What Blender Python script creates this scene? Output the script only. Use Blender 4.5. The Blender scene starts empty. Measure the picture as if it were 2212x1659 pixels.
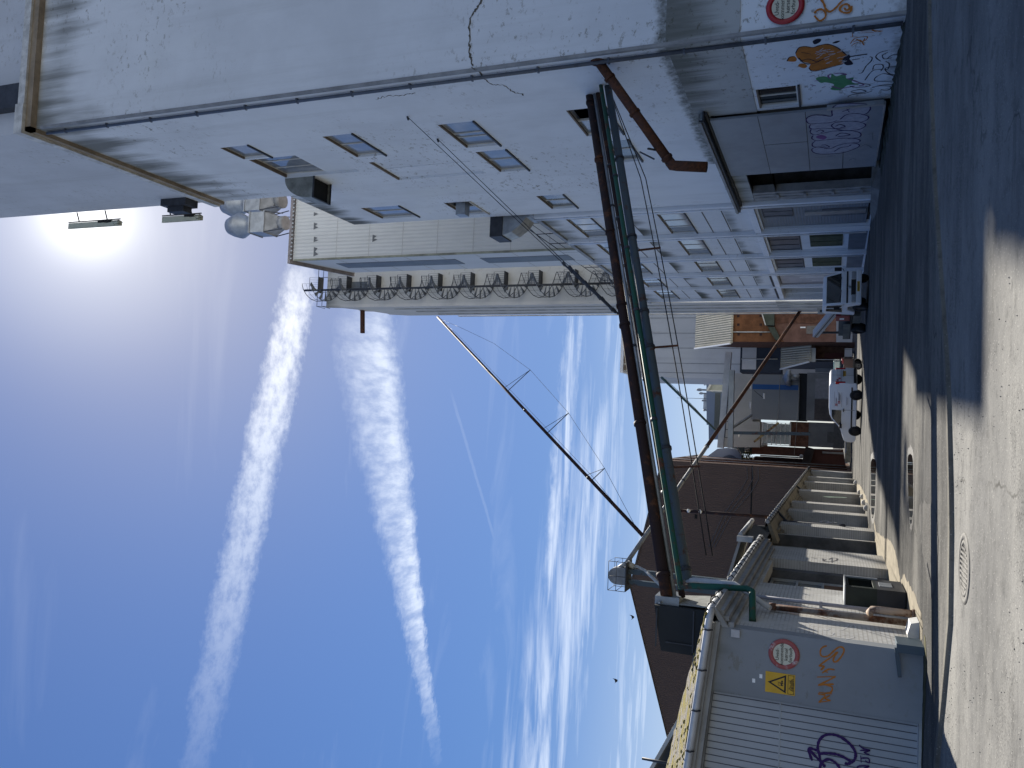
import bpy, bmesh, math, random
from mathutils import Vector, Matrix
random.seed(11)
D = bpy.data; SC = bpy.context.scene; COL = SC.collection
rad = math.radians

# ------------------------------------------------------------------ camera
# The photograph was taken in portrait and lies on its side: the camera is rolled so that
# "up" in the world points to the left of the picture.  World: Y runs along the street, X to the right.
CX, CY, CAM_H = 1106.0, 829.5, 1.5
VZ = (-3257.0 - CX, 720.0 - CY); VY = (1797.0 - CX, 945.0 - CY)
FOC = math.sqrt(-(VZ[0]*VY[0] + VZ[1]*VY[1]))
az_ = Vector((VZ[0], -VZ[1], -FOC)).normalized()
ay_ = Vector((VY[0], -VY[1], -FOC)); ay_ = (ay_ - az_*ay_.dot(az_)).normalized()
ax_ = ay_.cross(az_)
ROT = Matrix((ax_, ay_, az_))
CAMP = Vector((0, 0, CAM_H))
cam = D.cameras.new('camera'); cam.sensor_fit = 'HORIZONTAL'; cam.sensor_width = 36.0
cam.lens = FOC/2212.0*36.0; cam.clip_start = .1; cam.clip_end = 4000
camo = D.objects.new('camera', cam); COL.objects.link(camo)
mw = ROT.to_4x4(); mw.translation = CAMP; camo.matrix_world = mw
SC.camera = camo

def P(x, y, ax, val):
    """full-size photograph coordinate -> point on the world plane ax = val (survey of the place)"""
    x *= .5486; y *= .5486
    d = ROT @ Vector(((x-CX)/FOC, -(y-CY)/FOC, -1.0))
    i = 'XYZ'.index(ax)
    return CAMP + d*((val - CAMP[i])/d[i])

# ------------------------------------------------------------------ world, sun, exposure
SUN_EL, SUN_AZ = rad(44.9), rad(15.9)         # azimuth to the right of the street axis
w = D.worlds.new('World'); SC.world = w; w.use_nodes = True
wn = w.node_tree.nodes; wl = w.node_tree.links; wn.clear()
def wnode(t, ins=None, **pr):
    n = wn.new(t)
    for k, v in pr.items(): setattr(n, k, v)
    for k, v in (ins or {}).items():
        if isinstance(v, bpy.types.NodeSocket): wl.new(v, n.inputs[k])
        else: n.inputs[k].default_value = v
    return n
def wm(op, a, b=0.0, c=0.0): return wnode('ShaderNodeMath', {0: a, 1: b, 2: c}, operation=op).outputs[0]
def wmap(v, a, b, c=0.0, d=1.0):
    return wnode('ShaderNodeMapRange', {0: v, 1: a, 2: b, 3: c, 4: d}, interpolation_type='SMOOTHSTEP').outputs[0]
sky = wnode('ShaderNodeTexSky', sky_type='NISHITA', sun_disc=False, sun_elevation=SUN_EL, sun_rotation=SUN_AZ,
            altitude=30.0, air_density=1.0, dust_density=.35, ozone_density=4.0)
dirv = wnode('ShaderNodeTexCoord').outputs['Generated']
sep = wnode('ShaderNodeSeparateXYZ', {0: dirv})
zc = wm('MAXIMUM', sep.outputs[2], 0.03)
px = wm('DIVIDE', sep.outputs[0], zc); py = wm('DIVIDE', sep.outputs[1], zc)   # the cloud layer as a flat sheet overhead
pl = wnode('ShaderNodeCombineXYZ', {0: px, 1: py, 2: 0.0}).outputs[0]
def wnoise(scale, detail=5, rough=.6, vec=None, dist=0.0):
    return wnode('ShaderNodeTexNoise', {'Vector': vec or pl, 'Scale': scale, 'Detail': detail, 'Roughness': rough, 'Distortion': dist}).outputs[0]
def band(a, b, width, soft, wob, sc):
    """contrail: a straight band through two points of the cloud sheet"""
    ax0, ay0 = a; bx, by = b; L = math.hypot(bx-ax0, by-ay0); ux, uy = (bx-ax0)/L, (by-ay0)/L
    dx = wm('SUBTRACT', px, ax0); dy = wm('SUBTRACT', py, ay0)
    across = wm('ADD', wm('MULTIPLY', dx, -uy), wm('MULTIPLY', dy, ux))
    along = wm('ADD', wm('MULTIPLY', dx, ux), wm('MULTIPLY', dy, uy))
    n1 = wm('SUBTRACT', wnoise(sc, 6, .65), .5)
    n2 = wm('SUBTRACT', wnoise(sc*4, 5, .65), .5)
    acr = wm('ADD', across, wm('ADD', wm('MULTIPLY', n1, wob), wm('MULTIPLY', n2, wob*.55)))
    return acr, along
CLOUD = []
def mulv(*a):
    r = a[0]
    for b in a[1:]: r = wm('MULTIPLY', r, b)
    return r
# contrail one (upper), contrail two (wider, combed), thin young one, cirrus streaks and low haze
a1, l1 = band((.284, 1.338), (-.586, 1.128), 0, 0, .05, 16)
m1 = mulv(wmap(wm('ABSOLUTE', a1), .070, .016), wmap(l1, -.1, .1), wmap(l1, 1.05, .1, .08, 1.0), wmap(wnoise(26, 6, .7), .25, .62, .35, 1.0))
a2, l2 = band((.21, 1.575), (-.89, 2.045), 0, 0, .07, 11)
w2 = wmap(l2, 0, 1.15, .155, .045)
cmb = wnode('ShaderNodeMapping', {0: pl, 2: (0, 0, .30), 3: (34, 9, 1)}).outputs[0]
comb = wmap(wnoise(1.0, 5, .62, cmb), .28, .70, .38, 1.0)
r2 = wm('DIVIDE', a2, w2)
m2 = mulv(wmap(wm('ABSOLUTE', r2), 1.05, .35), wmap(r2, .9, -.7, .45, 1.0), wmap(l2, -.15, .1), wmap(l2, 1.35, .75, .05, 1.0), comb)
a3, l3 = band((.076, 2.047), (-.467, 2.49), 0, 0, .012, 10)
m3 = mulv(wmap(wm('ABSOLUTE', a3), .014, .003), wmap(l3, -.1, .1), wmap(l3, .75, .5), .12)
def streak(a, b, width, amp, wob, nsc, ex=.15):
    q, l = band(a, b, 0, 0, wob, nsc)
    L = math.hypot(b[0]-a[0], b[1]-a[1]); rot = math.atan2(b[1]-a[1], b[0]-a[0])
    v = wnode('ShaderNodeMapping', {0: pl, 2: (0, 0, -rot), 3: (1.0, 5.0, 1)}, vector_type='POINT').outputs[0]
    return mulv(wmap(wm('ABSOLUTE', q), width, width*.05), wmap(l, -ex*L, .1*L), wmap(l, (1+ex)*L, .85*L), wmap(wnoise(1.6, 7, .62, v, .4), .30, .72), amp)
m4 = streak((.50, 3.18), (-.72, 3.00), .16, .95, .16, 3)
m6 = streak((-.1, 3.75), (-1.45, 2.85), .75, .75, .25, 1.6, .35)
m7 = streak((.62, 3.85), (-.6, 3.95), .40, .55, .25, 1.6)
m8 = streak((-.2, 5.2), (-2.6, 4.2), 1.3, .6, .4, 1.0, .4)
cs2 = wnode('ShaderNodeMapping', {0: pl, 2: (0, 0, .62), 3: (.8, 2.2, 1)}).outputs[0]
m5 = mulv(wmap(wnoise(1.5, 7, .58, cs2, .8), .42, .86), .22)
low = wmap(sep.outputs[2], .34, .02, .025, .42)
mask = m1
for q in (m2, m3, m4, m5, m6, m7, m8): mask = wm('MAXIMUM', mask, q)
mask = wm('MAXIMUM', wm('MULTIPLY', mask, .66), low)
raw = sky.outputs[0]
lum = wnode('ShaderNodeRGBToBW', {0: raw}).outputs[0]
# a clear blue spring sky, its glare round the sun held down by a soft limit on brightness
k_ = wm('DIVIDE', 1.0, wm('POWER', wm('ADD', 1.0, wm('POWER', wm('DIVIDE', lum, 3.9), 2.0)), .5))
skc = wnode('ShaderNodeHueSaturation', {'Hue': .508, 'Saturation': 1.26, 'Color': wnode('ShaderNodeVectorMath', {0: raw, 'Scale': k_}, operation='SCALE').outputs[0]}).outputs[0]
BR = (rad(48.8), rad(18.2))     # centre of the painted sun glare, moved off the sun to behind the block
sdv = (math.sin(BR[1])*math.cos(BR[0]), math.cos(BR[1])*math.cos(BR[0]), math.sin(BR[0]))
cosang = wnode('ShaderNodeVectorMath', {0: dirv, 1: sdv}, operation='DOT_PRODUCT').outputs['Value']
gt_ = wnode('ShaderNodeMapRange', {0: cosang, 1: math.cos(rad(32)), 2: 1.0}).outputs[0]
glow = wm('ADD', wm('MULTIPLY', wm('POWER', gt_, 190.0), .42), wm('MULTIPLY', wm('POWER', gt_, 20.0), .19))
ccol = wnode('ShaderNodeMix', {0: wmap(cosang, .93, 1.0), 6: (8.6, 9.2, 10.0, 1), 7: (11, 11, 11, 1)}, data_type='RGBA').outputs[2]
skg = wnode('ShaderNodeMix', {0: glow, 6: skc, 7: (19, 19, 18.6, 1)}, data_type='RGBA').outputs[2]
cm = wnode('ShaderNodeMix', {0: mask, 6: skg, 7: ccol}, data_type='RGBA').outputs[2]
# unseen bright cloud added behind the camera as fill for the shaded walls
back = mulv(wmap(sep.outputs[1], .05, -.35), wmap(wnoise(1.2, 5, .6, dirv), .35, .6), wmap(sep.outputs[2], -.02, .1))
cm = wnode('ShaderNodeMix', {0: wm('MULTIPLY', back, .08), 6: cm, 7: (8.6, 10.4, 13.6, 1)}, data_type='RGBA').outputs[2]
bg = wnode('ShaderNodeBackground', {0: cm, 1: .060})
wo = wnode('ShaderNodeOutputWorld', {0: bg.outputs[0]})

sun = D.lights.new('sun', 'SUN'); sun.energy = 5.0; sun.angle = rad(.53); sun.color = (1.0, .94, .84)
suno = D.objects.new('sun', sun); COL.objects.link(suno)
sd = Vector((math.sin(SUN_AZ)*math.cos(SUN_EL), math.cos(SUN_AZ)*math.cos(SUN_EL), math.sin(SUN_EL)))
suno.rotation_euler = sd.to_track_quat('Z', 'Y').to_euler(); suno.location = (30, 60, 90)
vs = SC.view_settings; vs.view_transform = 'Standard'; vs.look = 'None'; vs.gamma = 1; vs.exposure = 1.2
vs.use_curve_mapping = False
SC.cycles.max_bounces = 6; SC.cycles.diffuse_bounces = 4; SC.cycles.use_denoising = True

# ------------------------------------------------------------------ mesh helpers
class MB:
    """collects faces; build() links them as ONE mesh object"""
    def __init__(s): s.v = []; s.f = []; s.sm = []
    def _add(s, vs, fs, smooth=False):
        b = len(s.v); s.v += [tuple(q) for q in vs]
        for f in fs: s.f.append([b+i for i in f]); s.sm.append(smooth)
        return s
    def quad(s, *pts): return s._add(pts, [range(len(pts))])
    def box(s, x0, x1, y0, y1, z0, z1):
        return s._add([(x0,y0,z0),(x1,y0,z0),(x1,y1,z0),(x0,y1,z0),(x0,y0,z1),(x1,y0,z1),(x1,y1,z1),(x0,y1,z1)],
                      [(3,2,1,0),(4,5,6,7),(0,1,5,4),(1,2,6,5),(2,3,7,6),(3,0,4,7)])
    def prism(s, poly, ax, a, b):
        """poly of 2D points in the plane normal to ax, extruded from a to b"""
        n = len(poly)
        def pt(q, t): return {'X': (t, q[0], q[1]), 'Y': (q[0], t, q[1]), 'Z': (q[0], q[1], t)}[ax]
        return s._add([pt(q, a) for q in poly]+[pt(q, b) for q in poly],
                      [tuple(range(n))[::-1], tuple(range(n, 2*n))]+[(i, (i+1) % n, n+(i+1) % n, n+i) for i in range(n)])
    def beam(s, p0, p1, w, h=None, up=(0,0,1)):
        h = h or w; p0 = Vector(p0); p1 = Vector(p1); d = (p1-p0).normalized()
        u = Vector(up)
        if abs(d.dot(u)) > .98: u = Vector((0,1,0))
        sx = d.cross(u).normalized()*w/2; sy = sx.cross(d).normalized()*h/2
        c = [p0-sx-sy, p0+sx-sy, p0+sx+sy, p0-sx+sy, p1-sx-sy, p1+sx-sy, p1+sx+sy, p1-sx+sy]
        return s._add(c, [(0,1,2,3),(7,6,5,4),(4,5,1,0),(5,6,2,1),(6,7,3,2),(7,4,0,3)])
    def cyl(s, p0, p1, r0, r1=None, n=14, caps=True):
        r1 = r0 if r1 is None else r1
        p0 = Vector(p0); p1 = Vector(p1); d = (p1-p0).normalized()
        u = Vector((0,0,1)) if abs(d.z) < .9 else Vector((1,0,0))
        a = d.cross(u).normalized(); b = d.cross(a)
        ring = [a*math.cos(2*math.pi*i/n)+b*math.sin(2*math.pi*i/n) for i in range(n)]
        s._add([p0+q*r0 for q in ring]+[p1+q*r1 for q in ring], [(i,(i+1)%n,n+(i+1)%n,n+i) for i in range(n)], True)
        if caps:
            s._add([p0+q*r0 for q in ring], [tuple(range(n))]); s._add([p1+q*r1 for q in ring], [tuple(range(n))])
        return s
    def tube(s, pts, r, n=8):
        pts = [Vector(q) for q in pts]; m = len(pts); vs = []
        pa = None
        for i, q in enumerate(pts):
            d = ((pts[min(i+1,m-1)]-q).normalized() + (q-pts[max(i-1,0)]).normalized()).normalized()
            if pa is None:
                u = Vector((0,0,1)) if abs(d.z) < .9 else Vector((1,0,0)); pa = d.cross(u).normalized()
            pa = (pa - d*pa.dot(d)).normalized(); b = d.cross(pa)
            rr = r[i] if isinstance(r, (list, tuple)) else r
            vs += [q+(pa*math.cos(2*math.pi*k/n)+b*math.sin(2*math.pi*k/n))*rr for k in range(n)]
        fs = [(i*n+k, i*n+(k+1)%n, (i+1)*n+(k+1)%n, (i+1)*n+k) for i in range(m-1) for k in range(n)]
        s._add(vs, fs, True)
        s._add(vs[:n], [tuple(range(n))]); s._add(vs[-n:], [tuple(range(n))])
        return s
    def lathe(s, prof, c, n=18, axis=(0,0,1)):
        """profile of (r, h) along axis from c"""
        c = Vector(c); d = Vector(axis).normalized(); u = Vector((0,0,1)) if abs(d.z) < .9 else Vector((1,0,0))
        a = d.cross(u).normalized(); b = d.cross(a); vs = []
        for r, h in prof: vs += [c+d*h+(a*math.cos(2*math.pi*k/n)+b*math.sin(2*math.pi*k/n))*max(r,1e-4) for k in range(n)]
        m = len(prof)
        s._add(vs, [(i*n+k, i*n+(k+1)%n, (i+1)*n+(k+1)%n, (i+1)*n+k) for i in range(m-1) for k in range(n)], True)
        return s
    def wall(s, o, u, nrm, rect, holes=(), t=.3):
        """wall plate in the plane through o spanned by u and Z, outer face towards nrm, thickness t, rectangular holes (u0,u1,z0,z1) cut clean through"""
        o = Vector(o); u = Vector(u).normalized(); nrm = Vector(nrm).normalized()
        u0, u1, z0, z1 = rect
        us = sorted({u0, u1}|{max(u0,min(u1,q)) for h in holes for q in h[:2]}); zs = sorted({z0, z1}|{max(z0,min(z1,q)) for h in holes for q in h[2:]})
        def pt(a, z, k): 
            q = o+u*a-nrm*(t*k); return (q.x, q.y, o.z+z)
        for i in range(len(us)-1):
            for j in range(len(zs)-1):
                ca, cz = (us[i]+us[i+1])/2, (zs[j]+zs[j+1])/2
                if any(h[0] < ca < h[1] and h[2] < cz < h[3] for h in holes): continue
                a, b, c, d = us[i], us[i+1], zs[j], zs[j+1]
                s.quad(pt(a,c,0), pt(b,c,0), pt(b,d,0), pt(a,d,0)); s.quad(pt(a,d,1), pt(b,d,1), pt(b,c,1), pt(a,c,1))
        for h in list(holes)+[rect]:
            a, b, c, d = max(h[0], u0), min(h[1], u1), max(h[2], z0), min(h[3], z1)
            if b-a < 1e-4 or d-c < 1e-4: continue
            s.quad(pt(a,c,0),pt(a,c,1),pt(a,d,1),pt(a,d,0)); s.quad(pt(b,c,0),pt(b,d,0),pt(b,d,1),pt(b,c,1))
            s.quad(pt(a,d,0),pt(a,d,1),pt(b,d,1),pt(b,d,0)); s.quad(pt(a,c,0),pt(b,c,0),pt(b,c,1),pt(a,c,1))
        return s
    def build(s, name, mat, parent=None, bevel=0):
        me = D.meshes.new(name)
        o = D.objects.new(name, me); COL.objects.link(o)
        off = Vector((0,0,0))
        if parent is not None:
            o.parent = parent
            q = parent
            while q is not None: off += Vector(q.location); q = q.parent
        bm = bmesh.new()
        vv = [bm.verts.new(Vector(p)-off) for p in s.v]
        for f, sm in zip(s.f, s.sm):
            try: fa = bm.faces.new([vv[i] for i in f]); fa.smooth = sm
            except ValueError: pass
        bmesh.ops.remove_doubles(bm, verts=bm.verts, dist=1e-4)
        bmesh.ops.recalc_face_normals(bm, faces=bm.faces)
        bm.to_mesh(me); bm.free()
        if mat: me.materials.append(mat)
        if bevel:
            md = o.modifiers.new('bevel', 'BEVEL'); md.width = bevel; md.segments = 2; md.limit_method = 'ANGLE'; md.angle_limit = rad(40)
        return o

def thing(name, label, cat, loc=(0,0,0), group=None):
    o = D.objects.new(name, None); COL.objects.link(o); o.location = loc; o.empty_display_size = .3
    o['label'] = label; o['category'] = cat
    if group: o['group'] = group
    return o
def tag(o, label, cat, group=None):
    o['label'] = label; o['category'] = cat
    if group: o['group'] = group
    return o
def struct(o): o['kind'] = 'structure'; return o
def dup(root, loc, rotz=None, label=None):
    r = root.copy(); COL.objects.link(r); r.location = loc
    if rotz is not None: r.rotation_euler.z = rotz
    if label: r['label'] = label
    for ch in list(root.children):
        c = ch.copy(); COL.objects.link(c); c.parent = r
        for g in ch.children:
            d = g.copy(); COL.objects.link(d); d.parent = c
    return r
def lerp(a, b, t): return tuple(a[i]+(b[i]-a[i])*t for i in range(3))

# ------------------------------------------------------------------ materials
class G:
    def __init__(s, name, rough=.85, metal=0.0, spec=.3):
        s.m = D.materials.new(name); s.m.use_nodes = True; s.nt = s.m.node_tree
        s.b = s.nt.nodes['Principled BSDF']; s.b.inputs['Roughness'].default_value = rough
        s.b.inputs['Metallic'].default_value = metal; s.b.inputs['Specular IOR Level'].default_value = spec
        s.pos = s.n('ShaderNodeNewGeometry').outputs['Position']; s.h = None
    def n(s, t, ins=None, **pr):
        n = s.nt.nodes.new(t)
        for k, v in pr.items(): setattr(n, k, v)
        for k, v in (ins or {}).items():
            if isinstance(v, bpy.types.NodeSocket): s.nt.links.new(v, n.inputs[k])
            else: n.inputs[k].default_value = v
        return n
    def math(s, op, a, b=0.0): return s.n('ShaderNodeMath', {0: a, 1: b}, operation=op).outputs[0]
    def map(s, v, a, b, c=0.0, d=1.0): return s.n('ShaderNodeMapRange', {0: v, 1: a, 2: b, 3: c, 4: d}, interpolation_type='SMOOTHSTEP').outputs[0]
    def scaled(s, sc): return s.n('ShaderNodeMapping', {0: s.pos, 3: sc}).outputs[0]
    def noise(s, scale=1.0, detail=5, rough=.6, stretch=None, dist=0.0):
        v = s.scaled(stretch) if stretch else s.pos
        return s.n('ShaderNodeTexNoise', {'Vector': v, 'Scale': scale, 'Detail': detail, 'Roughness': rough, 'Distortion': dist}).outputs[0]
    def vor(s, scale, stretch=None, feature='F1'):
        return s.n('ShaderNodeTexVoronoi', {'Vector': s.scaled(stretch) if stretch else s.pos, 'Scale': scale}, feature=feature).outputs[0]
    def mix(s, f, a, b, blend='MIX'):
        a = a if isinstance(a, bpy.types.NodeSocket) else (*a[:3], 1); b = b if isinstance(b, bpy.types.NodeSocket) else (*b[:3], 1)
        return s.n('ShaderNodeMix', {0: f, 6: a, 7: b}, data_type='RGBA', blend_type=blend).outputs[2]
    def xyz(s): 
        q = s.n('ShaderNodeSeparateXYZ', {0: s.pos}); return q.outputs
    def color(s, c):
        if isinstance(c, bpy.types.NodeSocket): s.nt.links.new(c, s.b.inputs['Base Color'])
        else: s.b.inputs['Base Color'].default_value = (*c[:3], 1)
        return s
    def rough(s, f): s.nt.links.new(f, s.b.inputs['Roughness']); return s
    def bump(s, h, strength=.4, dist=.02):
        ins = {'Height': h, 'Strength': strength, 'Distance': dist}
        if s.h is not None: ins['Normal'] = s.h
        s.h = s.n('ShaderNodeBump', ins).outputs[0]; s.nt.links.new(s.h, s.b.inputs['Normal']); return s

def plain(name, c, rough=.6, metal=0.0, var=.12, scale=3.0, spec=.4, bump=0.0):
    g = G(name, rough, metal, spec); c2 = tuple(q*(1-var*2) for q in c)
    g.color(g.mix(g.map(g.noise(scale, 6, .65), .3, .7), c, c2))
    if bump: g.bump(g.noise(scale*12, 4, .6), bump, .01)
    return g.m

def plaster(name, base, streaks=(), specks=.5, mott=.10, foot=None, fine=1.0):
    """painted render: mottled, rain streaked from given heights down, peeling freckles"""
    g = G(name, .9, 0, .2); z = g.xyz()[2]
    c = g.mix(g.map(g.noise(.35, 6, .6), .35, .7), base, tuple(q*(1-mott) for q in base))
    c = g.mix(g.map(g.noise(.9, 7, .7, (1, 1, .25)), .45, .75, 0, .5), c, tuple(q*.80 for q in base))
    c = g.mix(g.map(g.noise(.22, 3, .5), .55, .75, 0, .35), c, (base[0]*1.05, base[1]*1.04, base[2]*.96))
    if specks:   # lichen and peeling freckles in patches
        area = g.map(g.noise(.16, 3, .5, (1, 1, 1)), .42, .62)
        fr = g.map(g.noise(3.2*fine, 8, .75, (1, 1, 1.6)), .56, .63)
        c = g.mix(g.math('MULTIPLY', g.math('MULTIPLY', area, fr), specks), c, (.17, .16, .13))
    for (ztop, length, col, amt, sc) in streaks:
        t = g.map(z, ztop-length, ztop-.02, 0, 1); under = g.math('LESS_THAN', z, ztop)
        nn = g.noise(sc, 6, .65, (1, 1, .06)); n2 = g.noise(.28, 2, .5)
        f = g.map(g.math('ADD', g.math('ADD', g.math('MULTIPLY', t, .75), g.math('MULTIPLY', g.math('SUBTRACT', nn, .5), 1.3)), g.math('MULTIPLY', g.math('SUBTRACT', n2, .5), .9)), .42, .95, 0, amt)
        c = g.mix(g.math('MULTIPLY', f, under), c, col)
    vs_ = g.noise(1.1, 7, .72, (1, 1, .035))   # long rain runs
    c = g.mix(g.map(vs_, .50, .78, 0, .34), c, (base[0]*.62, base[1]*.62, base[2]*.60))
    c = g.mix(g.math('MULTIPLY', g.map(g.noise(2.6, 7, .75, (1, 1, .12)), .63, .72, 0, .4), g.map(g.noise(.21, 3), .5, .62)), c, (.30, .225, .15))
    if foot:    # splash dirt and algae growing up from a ledge
        t = g.map(z, foot+.85, foot+.05, 0, 1); above = g.math('GREATER_THAN', z, foot-.02)
        f = g.map(g.math('ADD', t, g.math('MULTIPLY', g.math('SUBTRACT', g.noise(3.5, 7, .75), .5), 1.1)), .55, 1.15, 0, .85)
        c = g.mix(g.math('MULTIPLY', f, above), c, MOSS)
        c = g.mix(g.map(g.math('ADD', g.map(z, .9, .0, 0, .8), g.math('MULTIPLY', g.math('SUBTRACT', g.noise(2.2, 6, .7), .5), 1.2)), .5, 1.1, 0, .8), c, (.12, .12, .11))
    g.color(c); g.bump(g.noise(5, 8, .7), .25, .012); g.bump(g.noise(60, 3, .6), .15, .004); g.bump(g.noise(.6, 3, .5), .12, .06)
    return g.m
def corrug(name, c, axis='X', pitch=.18, rough=.6, var=.12, depth=.02, metal=0.0, streak=.2, scol=None, strength=.9):
    g = G(name, rough, metal, .4); q = {'X': 0, 'Y': 1, 'Z': 2}[axis]
    t = g.math('MULTIPLY', g.xyz()[q], 2*math.pi/pitch); h = g.math('SINE', t)
    col = g.mix(g.map(g.noise(.5, 5, .6), .3, .7), c, tuple(v*(1-var) for v in c))
    st = (1, 1, .05) if axis != 'Z' else (.2, .2, 1)
    col = g.mix(g.map(g.noise(1.4, 5, .6, st), .45, .75, 0, streak), col, scol or tuple(v*.6 for v in c))
    g.color(col); g.bump(h, strength, depth)
    return g.m
def rusty(name, paint, amt=.5, rough=.7, sc=2.0):
    g = G(name, rough, 0, .12); n1 = g.noise(sc, 7, .7); n2 = g.noise(sc*6, 5, .7)
    r = g.mix(g.map(n2, .3, .7), (.13, .055, .03), (.055, .028, .02))
    g.color(g.mix(g.map(n1, .62-amt*.4, .72-amt*.3), paint, r)); g.bump(n2, .3, .006)
    return g.m
def glass(name, tint=(.17, .195, .23), rough=.06, dust=.6):
    g = G(name, rough, 0, 1.0)
    g.color(g.mix(g.map(g.noise(1.5, 5, .6), .4, .8, 0, dust), tint, (.36, .37, .37)))
    g.bump(g.noise(.9, 2, .5), .06, .02)
    return g.m

MOSS = (.055, .06, .045); GRIME = (.10, .105, .095)
m_mill2 = plaster('mill_render_low', (.69, .735, .79), [(26.9, 3.4, MOSS, .9, 1.6)], .9)
m_mill = plaster('mill_render', (.69, .735, .79), [(31.3, 7.0, GRIME, .85, 1.1), ], .75, foot=6.1)
m_millup = plaster('upper_render', (.54, .575, .63), [(58, 20, GRIME, .6, 1.0)], .5)
m_stain = plaster('stained_concrete', (.40, .42, .43), [(6.1, 3.0, MOSS, .75, 1.6), (16.3, 1.2, MOSS, .8, 2.0)], .9, .25)
m_panel = plaster('panel_concrete', (.65, .69, .74), [(16.2, 2.2, MOSS, .8, .9), (11.6, 1.7, MOSS, .95, .55), (6.75, 1.3, MOSS, .9, .5)], .35)
m_pilas = plaster('white_pilaster', (.72, .76, .82), [(16.2, 3, MOSS, .35, 2.0)], .3)
m_tower = plaster('tower_render', (.56, .56, .54), [(50, 5, GRIME, .8, 1.2)], .35)
m_soffit = plain('brown_soffit', (.21, .17, .13), .9, 0, .2, 2)
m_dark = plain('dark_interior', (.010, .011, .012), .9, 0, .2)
m_black = plain('black_rubber', (.014, .014, .015), .75, 0, .2, 5)
m_glass = glass('window_glass'); m_glassd = glass('dirty_glass', (.10, .11, .11), .15, .5)
m_frame = plain('pale_frame', (.58, .57, .53), .7, 0, .12, 2)
m_wood = plain('weathered_wood', (.17, .125, .085), .85, 0, .25, 2)
m_rust = rusty('rusty_steel', (.065, .036, .03), .6)
m_rustd = rusty('brown_painted_steel', (.034, .022, .022), .3)
m_greenp = rusty('green_painted_steel', (.022, .085, .06), .22, .5)
m_bluep = rusty('blue_grey_steel', (.075, .10, .12), .2, .5)
m_galv = plain('galvanised_steel', (.36, .385, .41), .45, .55, .15, 2.2)
m_galvd = plain('dull_zinc', (.30, .31, .32), .6, .2, .18, 1.5)
m_steel = plain('dark_steel', (.055, .06, .072), .6, .2, .2, 3)
m_white = plain('white_enamel', (.80, .80, .79), .28, 0, .03, 2, .5)
m_sheet = corrug('white_cladding', (.60, .61, .60), 'X', .25, .55, .06, .015, 0, .12)
m_sheetY = corrug('white_side_cladding', (.58, .60, .61), 'Y', .25, .55, .06, .008, 0, .15)

# ================================================================== GROUND
def kerb_y(x):
    pts = [(-60, 15.0), (-9, 14.2), (-6.5, 13.9), (-4.6, 13.45), (-3.9, 13.0), (-2.4, 12.3), (-1.0, 12.35), (.8, 12.9), (2.4, 13.9), (4.5, 15.2), (8, 16.6), (60, 22)]
    for (a, ya), (b, yb) in zip(pts, pts[1:]):
        if a <= x <= b:
            t = (x-a)/(b-a); return ya+(yb-ya)*t
    return 14
def gz(y): return 0.0 if y < 38 else (-.008*(y-38) if y < 105 else -.008*67)
XS = [-900, -300, -120, -60, -40, -28, -20, -15] + [-12+i*.6 for i in range(45)] + [18, 24, 34, 60, 120, 300, 900]
XS = sorted(set(round(q, 3) for q in XS))
def sheet(name, rows, mat, zf):
    mb = MB(); n = len(XS)
    vs = [(x, r(x), zf(x, r(x))) for r in rows for x in XS]
    mb._add(vs, [(j*n+i, j*n+i+1, (j+1)*n+i+1, (j+1)*n+i) for j in range(len(rows)-1) for i in range(n-1)])
    return struct(mb.build(name, mat))
def asphalt(name, base, dust, dusty=.5, patches=True, grain=1.0):
    g = G(name, .95, 0, .03); xy = g.xyz()
    big = g.noise(.28, 7, .65); along = g.noise(.55, 6, .65, (.35, 1, 1)); fine = g.noise(38*grain, 4, .7); mid = g.noise(4.5, 6, .7)
    c = g.mix(g.map(big, .3, .7), base, tuple(q*.72 for q in base))
    c = g.mix(g.map(along, .48-.2*dusty, .75-.1*dusty, 0, .8), c, dust)
    c = g.mix(g.map(mid, .50, .70, 0, .5), c, tuple(q*.5 for q in base))
    trk = g.noise(1.6, 7, .7, (.16, 1, 1)); c = g.mix(g.map(trk, .54, .72, 0, .55), c, tuple(q*.5 for q in base)); c = g.mix(g.map(trk, .42, .28, 0, .35), c, dust)
    rough_ = g.map(g.noise(.45, 4, .6, (.6, 1, 1)), .52, .64)
    c = g.mix(g.math('MULTIPLY', g.map(fine, .48, .66, 0, 1), g.math('ADD', g.math('MULTIPLY', rough_, .85), .25)), c, tuple(q*.34 for q in base))
    st = g.vor(17, None); c = g.mix(g.map(st, .16, .06, 0, .65), c, (.46, .44, .40))
    if patches:  # cracks
        cr = g.n('ShaderNodeTexVoronoi', {'Vector': g.n('ShaderNodeVectorMath', {0: g.pos, 1: g.n('ShaderNodeVectorMath', {0: g.n('ShaderNodeTexNoise', {'Vector': g.pos, 'Scale': 1.3, 'Detail': 4}).outputs['Color'], 1: (.9, .9, .9)}, operation='MULTIPLY').outputs[0]}, operation='ADD').outputs[0], 'Scale': .23}, feature='DISTANCE_TO_EDGE').outputs[0]
        c = g.mix(g.math('MULTIPLY', g.map(cr, .006, .001, 0, .7), g.map(g.noise(.4, 3), .48, .62)), c, (.04, .038, .034))
    g.color(c); g.rough(g.map(big, .3, .7, .78, .95))
    g.bump(big, .25, .05); g.bump(mid, .5, .02); g.bump(fine, .7, .008); g.bump(st, .3, -.01)
    return g.m
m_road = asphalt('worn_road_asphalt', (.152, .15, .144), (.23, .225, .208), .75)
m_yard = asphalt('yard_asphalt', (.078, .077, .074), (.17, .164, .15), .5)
m_conc = asphalt('kerb_concrete', (.115, .11, .10), (.19, .18, .155), .8, False)
ROADZ = -.055
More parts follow.
